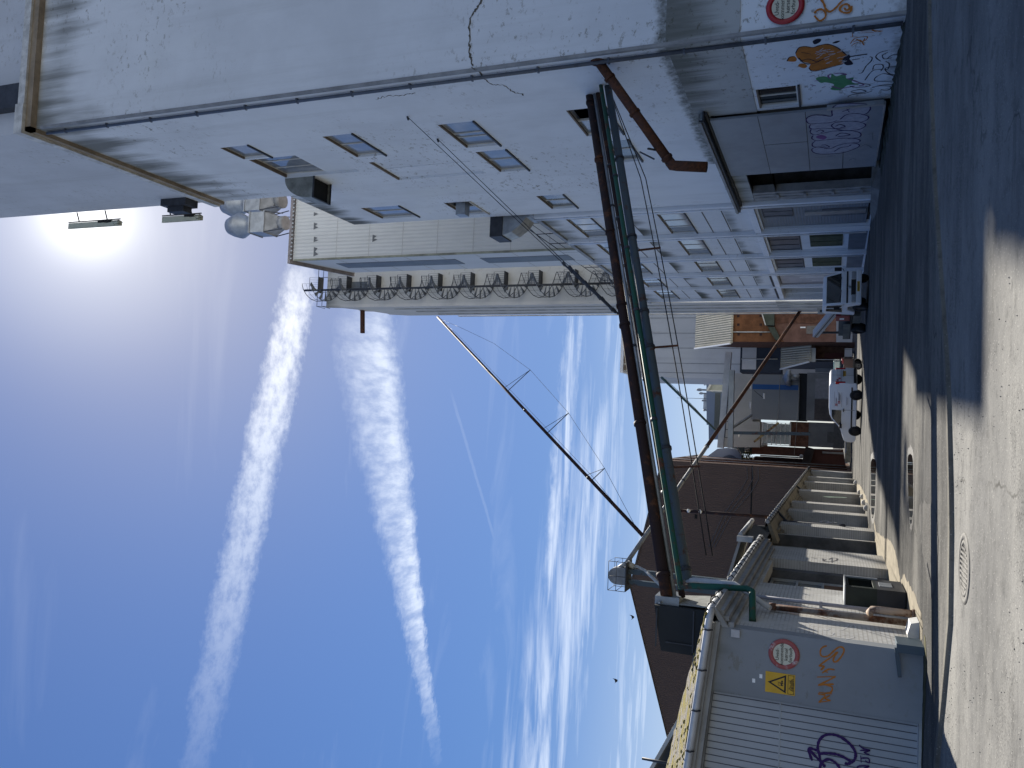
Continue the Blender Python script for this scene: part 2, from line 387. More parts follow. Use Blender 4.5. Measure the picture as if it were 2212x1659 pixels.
sheet('road', [lambda x: -900, lambda x: -200, lambda x: -60, lambda x: -20, lambda x: -8, lambda x: 0, lambda x: 5, lambda x: 9, lambda x: kerb_y(x)-.9, lambda x: kerb_y(x)], m_road, lambda x, y: ROADZ)
kb = MB(); n_ = len(XS); vs_ = []
for x in XS: vs_.append((x, kerb_y(x), ROADZ-.01))
for x in XS: vs_.append((x, kerb_y(x)+.015, .0))
for x in XS: vs_.append((x, kerb_y(x)+.05, .004))
for x in XS: vs_.append((x, kerb_y(x)+.16, .003))
for x in XS: vs_.append((x, kerb_y(x)+.18, -.03))
kb._add(vs_, [(j*n_+i, j*n_+i+1, (j+1)*n_+i+1, (j+1)*n_+i) for j in range(4) for i in range(n_-1)])
struct(kb.build('kerb', m_conc))
rows = [lambda x: kerb_y(x)+.17, lambda x: kerb_y(x)+1.2, lambda x: kerb_y(x)+2.6]
for yy in (24, 26, 28, 30, 32, 34, 36, 38, 41, 45, 50, 56, 63, 70, 80, 92, 105, 130, 200, 400, 1500): rows.append(lambda x, yy=yy: yy)
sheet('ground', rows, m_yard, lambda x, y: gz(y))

# puddles, drain cover, patches
def blob(name, pts, z, mat, jag=.0, n=10):
    """flat closed outline through points, smoothed and roughened"""
    out = []
    m = len(pts)
    for i in range(m):
        p0, p1, p2, p3 = pts[i-1], pts[i], pts[(i+1) % m], pts[(i+2) % m]
        for k in range(n):
            t = k/n
            q = [.5*((2*p1[a])+(-p0[a]+p2[a])*t+(2*p0[a]-5*p1[a]+4*p2[a]-p3[a])*t*t+(-p0[a]+3*p1[a]-3*p2[a]+p3[a])*t**3) for a in (0, 1)]
            out.append((q[0]+random.uniform(-jag, jag), q[1]+random.uniform(-jag, jag)))
    mb = MB(); c = (sum(q[0] for q in out)/len(out), sum(q[1] for q in out)/len(out))
    L = len(out)
    def zz(y): return z+gz(y)
    vs = [(c[0], c[1], zz(c[1]))]+[(x, y, zz(y)) for x, y in out]
    mb._add(vs, [(0, 1+i, 1+(i+1) % L) for i in range(L)])
    return mb.build(name, mat)
g = G('puddle_water', .03, 0, .9); g.color((.012, .013, .014)); g.b.inputs['IOR'].default_value = 1.6; g.bump(g.noise(3, 2), .015, .01); m_water = g.m
def gp(x, y): 
    q = P(x, y, 'Z', 0); return (q.x, q.y)
def mud(name, c): 
    return plain(name, c, .95, 0, .2, 4, .2, .4)
m_damp = plain('damp_asphalt', (.075, .07, .062), .7, 0, .25, 3, .3, .4)
m_dirt = mud('pale_dirt', (.26, .23, .175)); m_mossg = mud('mossy_dirt', (.085, .08, .04)); m_patch = asphalt('patched_asphalt', (.115, .112, .106), (.15, .145, .13), .3, False)
pud1 = [(3577, 1800), (3577, 1900), (3581, 2000), (3586, 2060), (3592, 2048), (3597, 1990), (3597, 1900), (3594, 1800)]
pud2 = [(3431, 1815), (3430, 1880), (3430, 1960), (3431, 2010), (3436, 2040), (3443, 2020), (3447, 1960), (3449, 1880), (3449, 1815)]
def grow(pts, k):
    cx = sum(q[0] for q in pts)/len(pts); cy = sum(q[1] for q in pts)/len(pts)
    return [(cx+(a-cx)*k, cy+(b-cy)*k) for a, b in pts]
for nm, pd, lb in (('near', pud1, 'narrow puddle behind the kerb at the shadow edge, nearer the camera'), ('far', pud2, 'narrow puddle along the pilastered warehouse wall, farther down the yard')):
    w_ = [gp(*q) for q in pd]
    blob('damp_patch', grow(w_, 1.22), .004, m_damp, .03)['kind'] = 'structure'
    tag(blob('puddle', w_, .009, m_water, .015), lb, 'puddle')
for pts, z, mt in (([(-3.75, 20.4), (-3.2, 20.2), (-2.75, 21.5), (-2.7, 24), (-2.9, 27), (-3.2, 30.6), (-3.75, 30.6), (-3.9, 25)], .005, m_dirt),
                   ([(-3.45, 15.9), (-3.0, 15.6), (-2.85, 17.2), (-2.9, 19.5), (-3.45, 19.8)], .0045, m_dirt),
                   ([(-5.4, 15.15), (-4.4, 14.85), (-3.55, 14.75), (-3.2, 15.1), (-3.7, 15.17), (-4.6, 15.18)], .006, m_mossg),
                   ([(-2.4, 14.2), (-1.9, 15.6), (-1.2, 16.4), (-1.0, 14.3), (-1.5, 13.5)], .0055, m_patch),
                   ([(-3.6, 31), (-3.1, 31.2), (-2.75, 35), (-2.65, 44), (-2.75, 52), (-3.1, 60), (-3.6, 60.3), (-3.7, 45)], .005, m_dirt)):
    blob('dirt_patch', pts, z, mt, .05)['kind'] = 'structure'
# iron drain cover in the road
mc = P(3798, 2238, 'Z', ROADZ)
mh = thing('drain_cover', 'oval looking round iron drain cover set in the sunlit road', 'drain cover', (mc.x, mc.y, ROADZ))
m_iron = plain('cast_iron', (.14, .135, .125), .75, .3, .3, 8, .4, .3)
q = MB().lathe([(0, .006), (.30, .006), (.30, .012), (.345, .012), (.345, .005), (.36, .005), (.36, .014), (.43, .014), (.44, 0)], (mc.x, mc.y, ROADZ), 40); q.build('ring', m_iron, mh)
q = MB()
for i in range(-4, 5):
    a = math.sqrt(max(.28**2-(i*.06)**2, 0)); q.box(mc.x+i*.06-.014, mc.x+i*.06+.014, mc.y-a, mc.y+a, ROADZ+.007, ROADZ+.015)
q.build('grate_pattern', m_iron, mh)

# loose stones on the road and along the kerb: past counting, one scatter of small faceted stones
sb = MB()
rs = random.Random(5)
for i in range(2600):
    x = rs.uniform(-4.5, 6); y = rs.uniform(5.5, 12.0) if i % 3 else kerb_y(x)-rs.uniform(.02, 1.0)
    if y > kerb_y(x)-.02: continue
    if math.sin(x*1.9+y*.7)+math.sin(y*2.3-x*1.1)+rs.uniform(-1, 1) < .6: continue
    r = rs.choice((.004, .005, .006, .008, .012)) * (1.0 if rs.random() < .96 else 1.7)
    an = [rs.uniform(.6, 1.2) for _ in range(5)]
    base = [(x+r*an[k]*math.cos(k*1.256), y+r*an[k]*math.sin(k*1.256), ROADZ-.001) for k in range(5)]
    sb._add(base+[(x+rs.uniform(-.3, .3)*r, y, ROADZ+r*rs.uniform(.7, 1.3))], [(k, (k+1) % 5, 5) for k in range(5)])
so = sb.build('gravel', plain('loose_stone', (.17, .16, .145), .9, 0, .3, 20)); so['kind'] = 'stuff'; so['label'] = 'loose grey stones scattered on the sunlit road'

# ================================================================== RIGHT SIDE: the mill building
def cr(x0, y0, s): return lambda X, Y: (x0+X*s, y0+Y*s)
XR = 10.8
k7 = cr(1500, 300, 1000/2212); k5 = cr(800, 500, 700/1452); k4 = cr(2400, 300, 1200/2118); k3 = cr(2000, 700, 600/1810); k2 = cr(2500, 700, 700/1936)
def rectR(p, q, X=XR):
    """window rectangle on the street wall from two opposite corners: (y0, y1, z0, z1)"""
    a = P(*p, 'X', X); b = P(*q, 'X', X)
    return (min(a.y, b.y), max(a.y, b.y), min(a.z, b.z), max(a.z, b.z))
WIN = [  # rect, kind
    (rectR(k7(490,425), k7(1035,598)), 'split'), (rectR(k7(820,662), k7(1285,815)), 'two'), (rectR(k7(1350,1045), k7(1710,1143)), 'broken'),
    (rectR(k7(1610,300), k7(2105,495)), 'open'), (rectR(k7(1940,570), k7(2270,735)), 'broken'), (rectR(k7(545,1105), k7(935,1197)), 'vent'),
    (rectR(k7(-179,1150), k7(330,1222)), 'two'), (rectR(k5(970,80), (1516.6,609)), 'two'), (rectR(k5(135,172), k5(555,243)), 'one')]
W2 = rectR(k5(370,270), k5(1280,362)); W2mid = P(*k5(835,300), 'X', XR).z
PAN = rectR((1450.7,640), k7(905,845))
mill = thing('mill_building', 'tall grey rendered mill building with scattered windows on the right, taller than the frame', 'building', (XR, 22, 0))
SLID = (25.6, 38.3, .0, 5.45)             # goods opening behind the sliding door
smallwin = rectR(k4(1015,95), k4(1320,226)); smallwin = (smallwin[0], min(smallwin[1], 27.3), smallwin[2], smallwin[3])
HI = 31.35
# street wall: stained lintel band (4.08-6.1), wall above, wall below
holes = [(a-22, b-22, c, d) for (a, b, c, d), k_ in WIN]+[(W2[0]-22, W2[1]-22, W2[2], W2[3]), (PAN[0]-22, PAN[1]-22, PAN[2], PAN[3])]
up = MB()
U = (0,1,0); NX = (-1,0,0)
STEP = P(*k5(640,570), 'X', XR).y-22
up.wall((XR,22,0), U, NX, (0, STEP, 6.1, HI), [h for h in holes], .35)
u2 = MB(); u2.wall((XR,22,0), U, NX, (STEP, 16.4, 6.1, 26.85), [h for h in holes], .35); u2.build('lower_wall', m_mill2, mill)
up.wall((XR,22,0), U, NX, (0, 5.5, 0, 4.08), [(smallwin[0]-22, smallwin[1]-22, smallwin[2], smallwin[3])], .35)
up.wall((XR+.35,22,0), (1,0,0), (0,-1,0), (0, 19, 6.1, HI), [], .35)      # gable towards the camera
up.wall((XR+.35,22,0), (1,0,0), (0,-1,0), (0, 19, 0, 4.08), [], .35)
up.box(XR+.35, 30, 38.05, 38.4, 0, 26.85); up.box(29.6, 29.95, 22.4, 38, 0, HI)
up.build('wall', m_mill, mill)
lb = MB(); lb.wall((XR-.03,22,0), U, NX, (-.03, 16.4, 4.08, 6.1), [(5.5, 16.3, 4.08, 5.62)], .38); lb.wall((XR+.35,21.97,0), (1,0,0), (0,-1,0), (0, 19, 4.08, 6.1), [], .35)
lb.build('lintel_band', m_stain, mill)
b_ = MB(); b_.box(XR-.03, XR+.15, 33.4, 38.3, 5.08, 5.62); b_.build('soffit_band', m_stain, mill)
r_ = MB(); r_.box(XR+.35, 30, 22.35, 33.2, HI-.25, HI-.02); r_.box(XR+.02, 30, 33.25, 38.35, 26.5, 26.82); r_.build('roof', m_galvd, mill)
# eaves trim: brown underside board and pale capping
e_ = MB(); e_.box(XR-.16, XR+.0, 21.75, 22+STEP+.08, HI-.33, HI-.02); e_.box(XR-.16, 30, 21.75, 22, HI-.33, HI-.02); e_.build('eaves_board', plain('eaves_board', (.33, .27, .20), .85, 0, .2, 1), mill)
e_ = MB(); e_.box(XR-.24, XR+.3, 21.65, 22+STEP+.12, HI-.02, HI+.34); e_.box(XR+.3, 30, 21.65, 22.2, HI-.02, HI+.34); e_.box(XR-.28, XR+.9, 21.6, 23.0, HI-.04, HI+.40)
e_.build('capping', plain('pale_capping', (.62, .63, .62), .6, 0, .2, 3), mill)
# taller block above the eaves
t_ = MB(); t_.box(XR+.32, 30, 22.9, 33.5, HI, 58); t_.build('upper_block', m_millup, mill)
# corner downpipe and corner bead
d_ = MB(); d_.tube([(XR-.09, 22.35, HI-.5), (XR-.09, 22.35, .05)], .06); 
for i in range(14): d_.box(XR-.16, XR, 22.28, 22.42, 1.2+i*2.2, 1.26+i*2.2)
d_.build('downpipe', plain('blue_grey_pipe', (.10, .12, .16), .5, 0, .15), mill)
d_ = MB(); d_.box(XR-.035, XR+.06, 21.96, 22.07, .0, HI-.6); d_.build('corner_bead', m_galvd, mill)
m_glass2 = glass('streaked_glass', (.22, .24, .27), .12, .75)
m_glassb = glass('black_glass', (.012, .018, .022), .05, .05)
def win_parts(parent, rc, kind, X=XR, n=2):
    y0, y1, z0, z1 = rc; ym = (y0+y1)/2
    f = MB(); fx = X+.13; t = .055
    f.box(fx-.04, fx+.04, y0, y1, z0, z0+t); f.box(fx-.04, fx+.04, y0, y1, z1-t, z1)
    f.box(fx-.04, fx+.04, y0, y0+t, z0+t, z1-t); f.box(fx-.04, fx+.04, y1-t, y1, z0+t, z1-t)
    if kind != 'one': f.box(fx-.04, fx+.04, ym-t/2, ym+t/2, z0+t, z1-t)
    if kind == 'split': f.box(fx-.035, fx+.035, ym+t/2+.35, ym+t/2+.40, z0+t, z1-t)
    w_ = f.build('window', m_frame, parent)
    p = MB()
    gl = [(y0+t, ym-t/2), (ym+t/2, y1-t)] if kind != 'one' else [(y0+t, y1-t)]
    if kind in ('open', 'vent'): gl = gl[1:]
    for a, b in gl:
        if kind == 'broken' and a > ym: p.quad((fx, a, z0+t), (fx, b, z0+t+.12), (fx, b-.03, z1-t), (fx, a, z1-t)); p.quad((fx+.01, a+.1, z0+t), (fx+.01, b-.1, z0+.25), (fx+.01, b-.4, z0+.5))
        else: p.box(fx-.006, fx+.006, a, b, z0+t, z1-t)
    p.build('pane', {'dark': m_glassb, 'broken': m_glassd, 'two': m_glass2}.get(kind, m_glass), w_)
    s = MB(); s.box(X-.07, X+.09, y0-.05, y1+.05, z0-.07, z0-.003); s.build('sill', m_steel if kind != 'vent' else m_frame, w_)
    h = MB(); h.box(X+.006, X+.088, y0+.004, y1-.004, z1-.055, z1-.004); h.build('head_board', m_soffit, w_)
    return w_
for rc, kd in WIN: win_parts(mill, rc, kd)
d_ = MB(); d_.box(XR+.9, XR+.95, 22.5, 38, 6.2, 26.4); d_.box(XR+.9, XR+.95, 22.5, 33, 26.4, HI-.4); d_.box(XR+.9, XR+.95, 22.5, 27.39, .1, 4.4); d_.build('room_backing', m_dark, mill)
# large window with blind lower half, and the blind panel
y0, y1, z0, z1 = W2
f = MB(); fx = XR+.2
f.box(fx-.04, fx+.04, y0, y1, z1-.09, z1); f.box(fx-.04, fx+.04, y0, y1, W2mid-.04, W2mid+.04); f.box(fx-.04, fx+.04, y1-.08, y1, W2mid+.04, z1-.09); f.box(fx-.04, fx+.04, y0, y0+.06, W2mid+.04, z1-.09)
for i in (1, 2): f.box(fx-.03, fx+.03, y0+(y1-y0)*i/3-.03, y0+(y1-y0)*i/3+.03, W2mid+.04, z1-.09)
w_ = f.build('window', m_frame, mill); p = MB(); p.box(fx-.006, fx+.006, y0+.06, y1-.08, W2mid+.04, z1-.09); p.build('pane', m_glass, w_)
p = MB(); p.box(fx-.10, fx+.08, y0, y1, z0, W2mid-.04); p.build('blind_panel', m_mill, w_)
p = MB(); p.box(XR+.006, fx-.05, y0+.004, y1-.004, z1-.06, z1-.004); p.build('head_board', m_soffit, w_)
y0, y1, z0, z1 = PAN
p = MB(); p.box(XR+.10, XR+.3, y0, y1, z0, z1); p.box(XR+.07, XR+.10, y0+(y1-y0)*.45, y0+(y1-y0)*.46, z0+.02, z1-.02); w_ = p.build('blind_window', m_mill, mill)
p = MB(); p.box(XR+.004, XR+.098, y0+.004, y1-.004, z1-.07, z1-.004); p.build('head_board', m_soffit, w_)
# vent stub that sticks out of the vent window
v = MB(); rc = WIN[5][0]; ya = rc[0]+.25
v.box(XR-.55, XR+.3, ya, ya+.55, rc[2]+.35, rc[2]+.85); v.build('vent_stub', m_galv, mill)
# small ground floor window
win_parts(mill, smallwin, 'dark')
# goods bay interior
b = MB(); b.box(XR+2.6, XR+2.65, 27.4, 38.0, 0, 5.6); b.box(XR+.36, XR+2.6, 37.9, 38.0, 0, 5.6); b.box(XR+.36, XR+2.6, 27.4, 27.5, 0, 5.6); b.box(XR+.36, XR+2.6, 27.5, 37.9, 5.6, 5.65)
b.build('bay_lining', plain('bay_lining', (.10, .10, .10), .9, 0, .2, 2), mill)
b = MB(); b.box(XR-.02, XR+.33, 37.0, 38.28, 0, 5.06); b.box(XR-.05, XR-.02, 37.3, 37.42, 0, 5.0); b.box(XR-.05, XR-.02, 37.75, 37.86, 0, 5.0)
for i in range(4): b.box(XR-.12, XR-.05, 37.2, 37.9, .5+i*1.15, .62+i*1.15)
b.build('door_post', m_galvd, mill)
# sliding sheet steel door hung in front of the wall
sd_ = MB(); sd_.box(XR-.20, XR-.12, 27.45, 33.72, .22, 5.62)
door = sd_.build('sliding_door', plain('grey_door_paint', (.25, .28, .32), .5, .15, .10, .8), mill)
ln = MB()
for z in (1.35, 2.55, 4.05): ln.box(XR-.207, XR-.2, 27.46, 33.7, z, z+.02)
for y in (30.3,): ln.box(XR-.207, XR-.2, y, y+.02, 2.57, 4.05)
ln.build('sheet_joint', m_steel, door)
ln = MB(); ln.box(XR-.24, XR-.10, 27.30, 27.44, .22, 1.9); ln.box(XR-.23, XR-.1, 27.42, 33.75, .16, .22); ln.build('door_edge', m_galv, door)
rl = MB(); rl.box(XR-.34, XR-.031, 26.95, 38.75, 5.74, 5.80); rl.box(XR-.40, XR-.34, 26.95, 38.75, 5.74, 5.92); rl.box(XR-.16, XR-.08, 27, 38.6, 5.66, 5.73); rl.build('door_rail', m_steel, mill)
gt = MB(); gt.box(XR-.46, XR-.405, 26.95, 38.75, 5.83, 5.93)
for i in range(7): gt.box(XR-.42, XR-.03, 27.2+i*1.9, 27.26+i*1.9, 5.93, 5.97)
gt.build('gutter', m_galvd, mill)
# raised concrete threshold ramp in front of the goods bay
rp = MB(); rp._add([(XR-.02,33.6,0), (XR-1.1,33.9,0), (XR-1.35,36.5,0), (XR-.75,40.3,0), (XR-.02,41.6,0), (XR-.02,33.6,.30), (XR-.9,34.1,.28), (XR-1.05,36.3,.24), (XR-.5,39.6,.12), (XR-.02,41.4,.06)],
   [(0,1,6,5), (1,2,7,6), (2,3,8,7), (3,4,9,8), (5,6,7,8,9), (4,0,5,9)])
tag(rp.build('loading_ramp', plain('ramp_concrete', (.17, .17, .165), .9, 0, .2, 1.5, .2, .3)), 'low broken concrete ramp in front of the dark goods bay', 'ramp')
# old wall base: dark earth band, weeds
bs = MB()
for i in range(60):
    y = 22.0+random.random()*12; x = XR-.05-random.random()**2*.75; h = random.uniform(.02, .10)
    bs.lathe([(0, h), (random.uniform(.08,.2), h*.5), (random.uniform(.2,.32), -.005)], (x, y, 0), 6)
so = bs.build('mossy_rubble', plain('moss_rubble', (.035, .04, .028), .95, 0, .3, 5)); so['kind'] = 'stuff'; so['label'] = 'dark mossy rubble along the foot of the mill wall'

# curved duct hood on the street wall
hd = thing('exhaust_hood', 'curved sheet metal exhaust hood high on the mill wall under the large window', 'duct hood', (XR, 34, 25))
a0 = P(*k5(905,400), 'X', XR); 
hy0 = a0.y; hz0 = a0.z
n = 9
zt = hz0+1.95
arc = [(XR-.95*math.cos(t*math.pi/2/n), hz0+.25+1.35*math.sin(t*math.pi/2/n)) for t in range(n+1)]
hm = MB(); W_ = 1.3
poly = [(XR, hz0)]+[(XR-.95, hz0)]+arc
for yy in (hy0, hy0+W_): hm.quad(*[(q[0], yy, q[1]) for q in poly])
outl = [(XR-.95, hz0)]+arc
for q, r in zip(outl, outl[1:]): hm.quad((q[0], hy0, q[1]), (r[0], hy0, r[1]), (r[0], hy0+W_, r[1]), (q[0], hy0+W_, q[1]))
hm.build('hood_shell', plain('stained_zinc', (.30, .32, .30), .6, .2, .25, 1.5), hd)
hm = MB(); hm.box(XR-.92, XR-.03, hy0+.03, hy0+W_-.03, hz0+.12, hz0+.16); hm.build('hood_mouth', m_dark, hd)
hm = MB(); hm.box(XR-.99, XR, hy0-.03, hy0, hz0-.05, hz0+.03); hm.box(XR-.99, XR-.95, hy0, hy0+W_, hz0-.05, hz0+.03); hm.box(XR-.99, XR, hy0+W_, hy0+W_+.03, hz0-.05, hz0+.03); hm.build('hood_rim', m_steel, hd)

# floodlights high on the far corner of the taller block
def flood(name, label, z, ln, L=1.7, lean=0):
    c = Vector((XR+.05, 33.62, z)); t = thing(name, label, 'floodlight', c, 'floodlights on the block corner')
    a = MB(); a.cyl((XR-.18, 33.75, z-L/2), (XR-.18, 33.75, z+L/2+.05), .035); a.beam((XR+.32, 33.55, z-L*.25), (XR-.18, 33.75, z-L*.25), .05); a.beam((XR+.32, 33.55, z+L*.3), (XR-.18, 33.75, z+L*.3), .05); a.build('bracket', m_steel, t)
    a = MB(); pr = [(-.24, -.11), (.24, -.11), (.17, .10), (-.17, .10)]
    a.prism([(XR-.42+q[0]*.7, 33.8+q[1]) for q in pr], 'Z', z-L/2, z+L/2); a.build('lamp_housing', plain('cream_housing', (.55, .55, .42), .6, 0, .2, 3), t)
    a = MB(); a.box(XR-.56, XR-.28, 33.66, 33.69, z-L/2+.1, z+L/2-.1); a.build('lamp_lens', plain('milky_lens', (.6, .62, .5), .3, 0, .05), t)
    a = MB(); a.box(XR-.35, XR-.22, 33.62, 33.76, z-L*.35, z-.1*L); a.tube([(XR-.2, 33.7, z-L*.3), (XR-.5, 33.66, z-L*.42), (XR-.42, 33.66, z-L*.58), (XR-.2, 33.7, z-L*.45)], .014, 6); a.tube([(XR-.2, 33.7, z-L*.1), (XR-.38, 33.66, z-L*.25), (XR-.3, 33.66, z-L*.5)], .012, 6); a.build('wiring', m_black, t)
    return t
fz = P(*cr(200,700,800/2212)(480,470), 'X', XR-.4)
flood('floodlight', 'long cream floodlight on the block corner, the higher one in the sun glare', fz.z+.8, 0, 4.0)
fz2 = P(*cr(200,700,800/2212)(1500,330), 'X', XR-.4)
flood('floodlight', 'grey floodlight with switch box, the lower one just above the eaves', fz2.z+2.1, 0, 2.7)
a = MB(); a.box(XR-.05, XR+.31, 32.4, 33.3, fz2.z+.6, fz2.z+2.3); a.box(XR-.35, XR-.05, 32.6, 33.2, fz2.z+.9, fz2.z+2.0); tag(a.build('switch_box', m_steel), 'dark switch boxes on the block wall beside the lower floodlight', 'box')

# cracks and old patches in the render of the mill gable
def crack(pts, ax, val, tw, wd, parent):
    mb = MB(); w3 = []
    for (a, b) in zip(pts, pts[1:]):
        for k in range(8):
            t = k/8; v = P(a[0]+(b[0]-a[0])*t+random.uniform(-4, 4), a[1]+(b[1]-a[1])*t+random.uniform(-4, 4), ax, val); w3.append(v+Vector(tw)*.004)
    n_ = len(w3); nrm = Vector(tw); L, R2_ = [], []
    for i, p_ in enumerate(w3):
        d = (w3[min(i+1, n_-1)]-w3[max(i-1, 0)]); d = d if d.length > 1e-6 else Vector((0, 0, 1)); s_ = d.cross(nrm).normalized()*wd*random.uniform(.3, 1.2); L.append(p_+s_); R2_.append(p_-s_)
    mb._add(L+R2_, [(i, i+1, n_+i+1, n_+i) for i in range(n_-1)])
    mb.build('crack', m_crack, parent)
m_crack = plain('crack_line', (.14, .13, .11), .95, 0, .3, 6)
crack([(1905,-20),(1880,30),(1850,70),(1846,140),(1850,215),(1862,262)], 'Y', 21.99, (0,-1,0), .035, mill)
crack([(1855,262),(1880,275),(1925,330),(1985,335),(2010,355),(2070,378)], 'X', XR, (-1,0,0), .03, mill)
crack([(1480,390),(1520,378),(1600,372),(1640,365)], 'X', XR, (-1,0,0), .025, mill)

a0, a1 = P(2, 345, 'Y', 22.6), P(40, 430, 'Y', 22.6); a = MB(); a.box(min(a0.x, a1.x), max(a0.x, a1.x), 22.45, 22.895, 31.75, a0.z+.8); tag(a.build('roof_unit', m_steel), 'small dark unit standing on the mill eaves above the gable', 'roof unit')

# ================================================================== RIGHT SIDE: panelled building, white block, stair tower
PILY = [38.62, 44.36, 50.1, 55.45, 60.9, 66.35]; ZT = 16.1
wsh = thing('panelled_building', 'low concrete building of white pilasters and window bands beside the mill', 'building', (XR, 53, 0))
XB = XR+.06
bw = MB(); holes = []
R1 = (8.62, 10.0); R2 = (13.43, 14.83)
bays = list(zip(PILY, PILY[1:]))
for i, (a, b) in enumerate(bays):
    y0, y1 = a+.32, b-.22
    holes += [(y0-38.45, y1-38.45, *R1), (y0-38.45, y1-38.45, *R2)]
GFW = (3.5, 5.0)
holes += [(PILY[0]+.35-38.45, PILY[1]-.25-38.45, 0, 5.1)]+[(a+.3-38.45, b-.22-38.45, 0.0, 5.1) for a, b in bays[1:3]]+[(bays[3][0]+.25-38.45, bays[4][1]-.15-38.45, 0, 5.2)]
bw.wall((XB, 38.45, 0), U, NX, (0, 28.0, -.3, ZT), holes, .3)
bw.box(XB+.3, XR+16, 66.1, 66.4, 0, ZT-.3)
bw.build('wall', m_panel, wsh)
r_ = MB(); r_.box(XR-.05, XR+18, 38.42, 67.9, ZT, ZT+.22); r_.build('roof', m_galvd, wsh)
m_jt = plain('dark_joint', (.12, .12, .12), .9)  # dark colour of the lines between panels
for a, b in bays:
    for z in (7.72, 6.78, 12.55, 11.55): jt = MB(); jt.box(XB-.012, XB-.003, a+.14, b-.14, z, z+.055); jt.build('panel_joint', m_jt, wsh)
for y in PILY:
    p = MB(); p.box(XR-.16, XR+.05, y-.13, y+.13, -.25, ZT-.02); p.build('pilaster', m_pilas, wsh)
    if y < 60:
        p = MB(); p.tube([(XR-.2, y+.2, ZT), (XR-.2, y+.2, .1)], .045, 8); p.build('downpipe', m_pilas, wsh)
p = MB(); p.box(XR-.11, XR+.05, 38.8, 66.3, 5.22, 5.55); p.build('floor_beam', m_pilas, wsh)
p = MB(); p.box(XR-.07, XR+.04, 55.6, 66.2, 5.56, 5.72); p.build('beam_hood', m_steel, wsh)
def band_window(y0, y1, z0, z1, mg, npan=4):
    f = MB(); fx = XB+.09
    for i in range(npan+1):
        y = y0+(y1-y0)*i/npan; f.box(fx-.03, fx+.03, max(y-.03, y0), min(y+.03, y1), z0+.05, z1-.05)
    f.box(fx-.03, fx+.03, y0, y1, z0, z0+.05); f.box(fx-.03, fx+.03, y0, y1, z1-.05, z1)
    w_ = f.build('window', m_frame, wsh)
    p = MB(); p.box(fx-.005, fx+.005, y0+.03, y1-.03, z0+.05, z1-.05); p.build('pane', mg, w_)
    s = MB(); s.box(XB-.07, XB+.06, y0, y1, z0-.06, z0-.003); s.build('sill', m_steel, w_)
    h = MB(); h.box(XB+.004, XB+.058, y0+.004, y1-.004, z1-.05, z1-.004); h.build('head_board', m_soffit, w_)
    return w_
for i, (a, b) in enumerate(bays):
    band_window(a+.32, b-.22, *R1, m_glass if i in (0, 1) else m_glassd); band_window(a+.32, b-.22, *R2, m_glass)
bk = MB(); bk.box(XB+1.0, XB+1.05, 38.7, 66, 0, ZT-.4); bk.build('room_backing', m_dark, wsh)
# ground floor infill: boarded shed door, two glazed bays, white shutter, dark opening
m_slat = corrug('grey_slatted_boards', (.20, .215, .235), 'Z', .14, .7, .15, .01, 0, .3, None, .6)
a, b = bays[0]; f = MB(); f.box(XB+.12, XB+.2, a+.35, b-.25, .15, 5.1); fo = f.build('boarding', m_slat, wsh)
f = MB(); f.box(XB+.07, XB+.12, a+.5, b-2.4, 3.55, 4.95); f.box(XB+.06, XB+.12, a+2.4, a+3.6, .2, 2.2); f.build('blind_window', plain('grey_boards', (.16, .16, .175), .8, 0, .2, 2), fo)
f = MB()
f.box(XB+.05, XB+.07, a+.5, b-2.4, 4.9, 4.95)
for i in range(4): f.box(XB+.05, XB+.07, a+.5+i*.85, a+.53+i*.85, 3.55, 4.899)
f.build('glazing_bar', m_steel, fo)
f = MB(); f.box(XB+.02, XB+.119, a+2.55, a+3.15, .25, 3.0); f.build('pale_door', m_galv, fo)
for a, b in bays[1:3]:
    f = MB(); f.box(XB+.16, XB+.22, a+.3, b-.22, 3.45, 5.08); w_ = f.build('window', plain('blind_glass', (.15, .15, .17), .35, 0, .2, 2), wsh)
    f = MB()
    for i in range(5):
        y = a+.3+(b-a-.52)*i/4; f.box(XB+.13, XB+.158, y-.02, y+.02, 3.5, 5.05)
    f.box(XB+.1, XB+.158, a+.3, b-.22, 3.38, 3.45); f.build('frame', m_steel, w_)
    f = MB(); f.box(XB+.12, XB+.22, a+.3, b-.22, .9, 3.38); fo = f.build('infill_panel', m_panel, wsh)
    f = MB()
    for i in range(3):
        y = a+.8+i*1.35; f.box(XB+.07, XB+.118, y, y+1.15, 1.2, 2.9)
    f.build('mossy_board', plain('mossy_board', (.085, .095, .055), .95, 0, .3, 1.5), fo)
    f = MB(); f.box(XB+.02, XB+.22, a+.3, b-.22, -.2, .9); f.build('plinth', plain('blue_grey_plinth', (.16, .18, .21), .8, 0, .15, 1), wsh)
a, b = bays[3]; f = MB(); f.box(XB+.1, XB+.16, a+.3, b+.3, -.15, 5.1); sh = f.build('shutter', plain('pale_shutter', (.44, .43, .46), .7, 0, .12, 1), wsh)
f = MB()
for i in range(9): f.box(XB+.094, XB+.1, a+1.4+random.uniform(-.1,.1)+.35*i, a+1.5+.35*i+random.uniform(0,.25), 1.2+random.uniform(0,.5), 3.6+random.uniform(-.6,.3))
f.build('whitewash_scrawl', plain('whitewash', (.6, .6, .62), .8, 0, .1), sh)
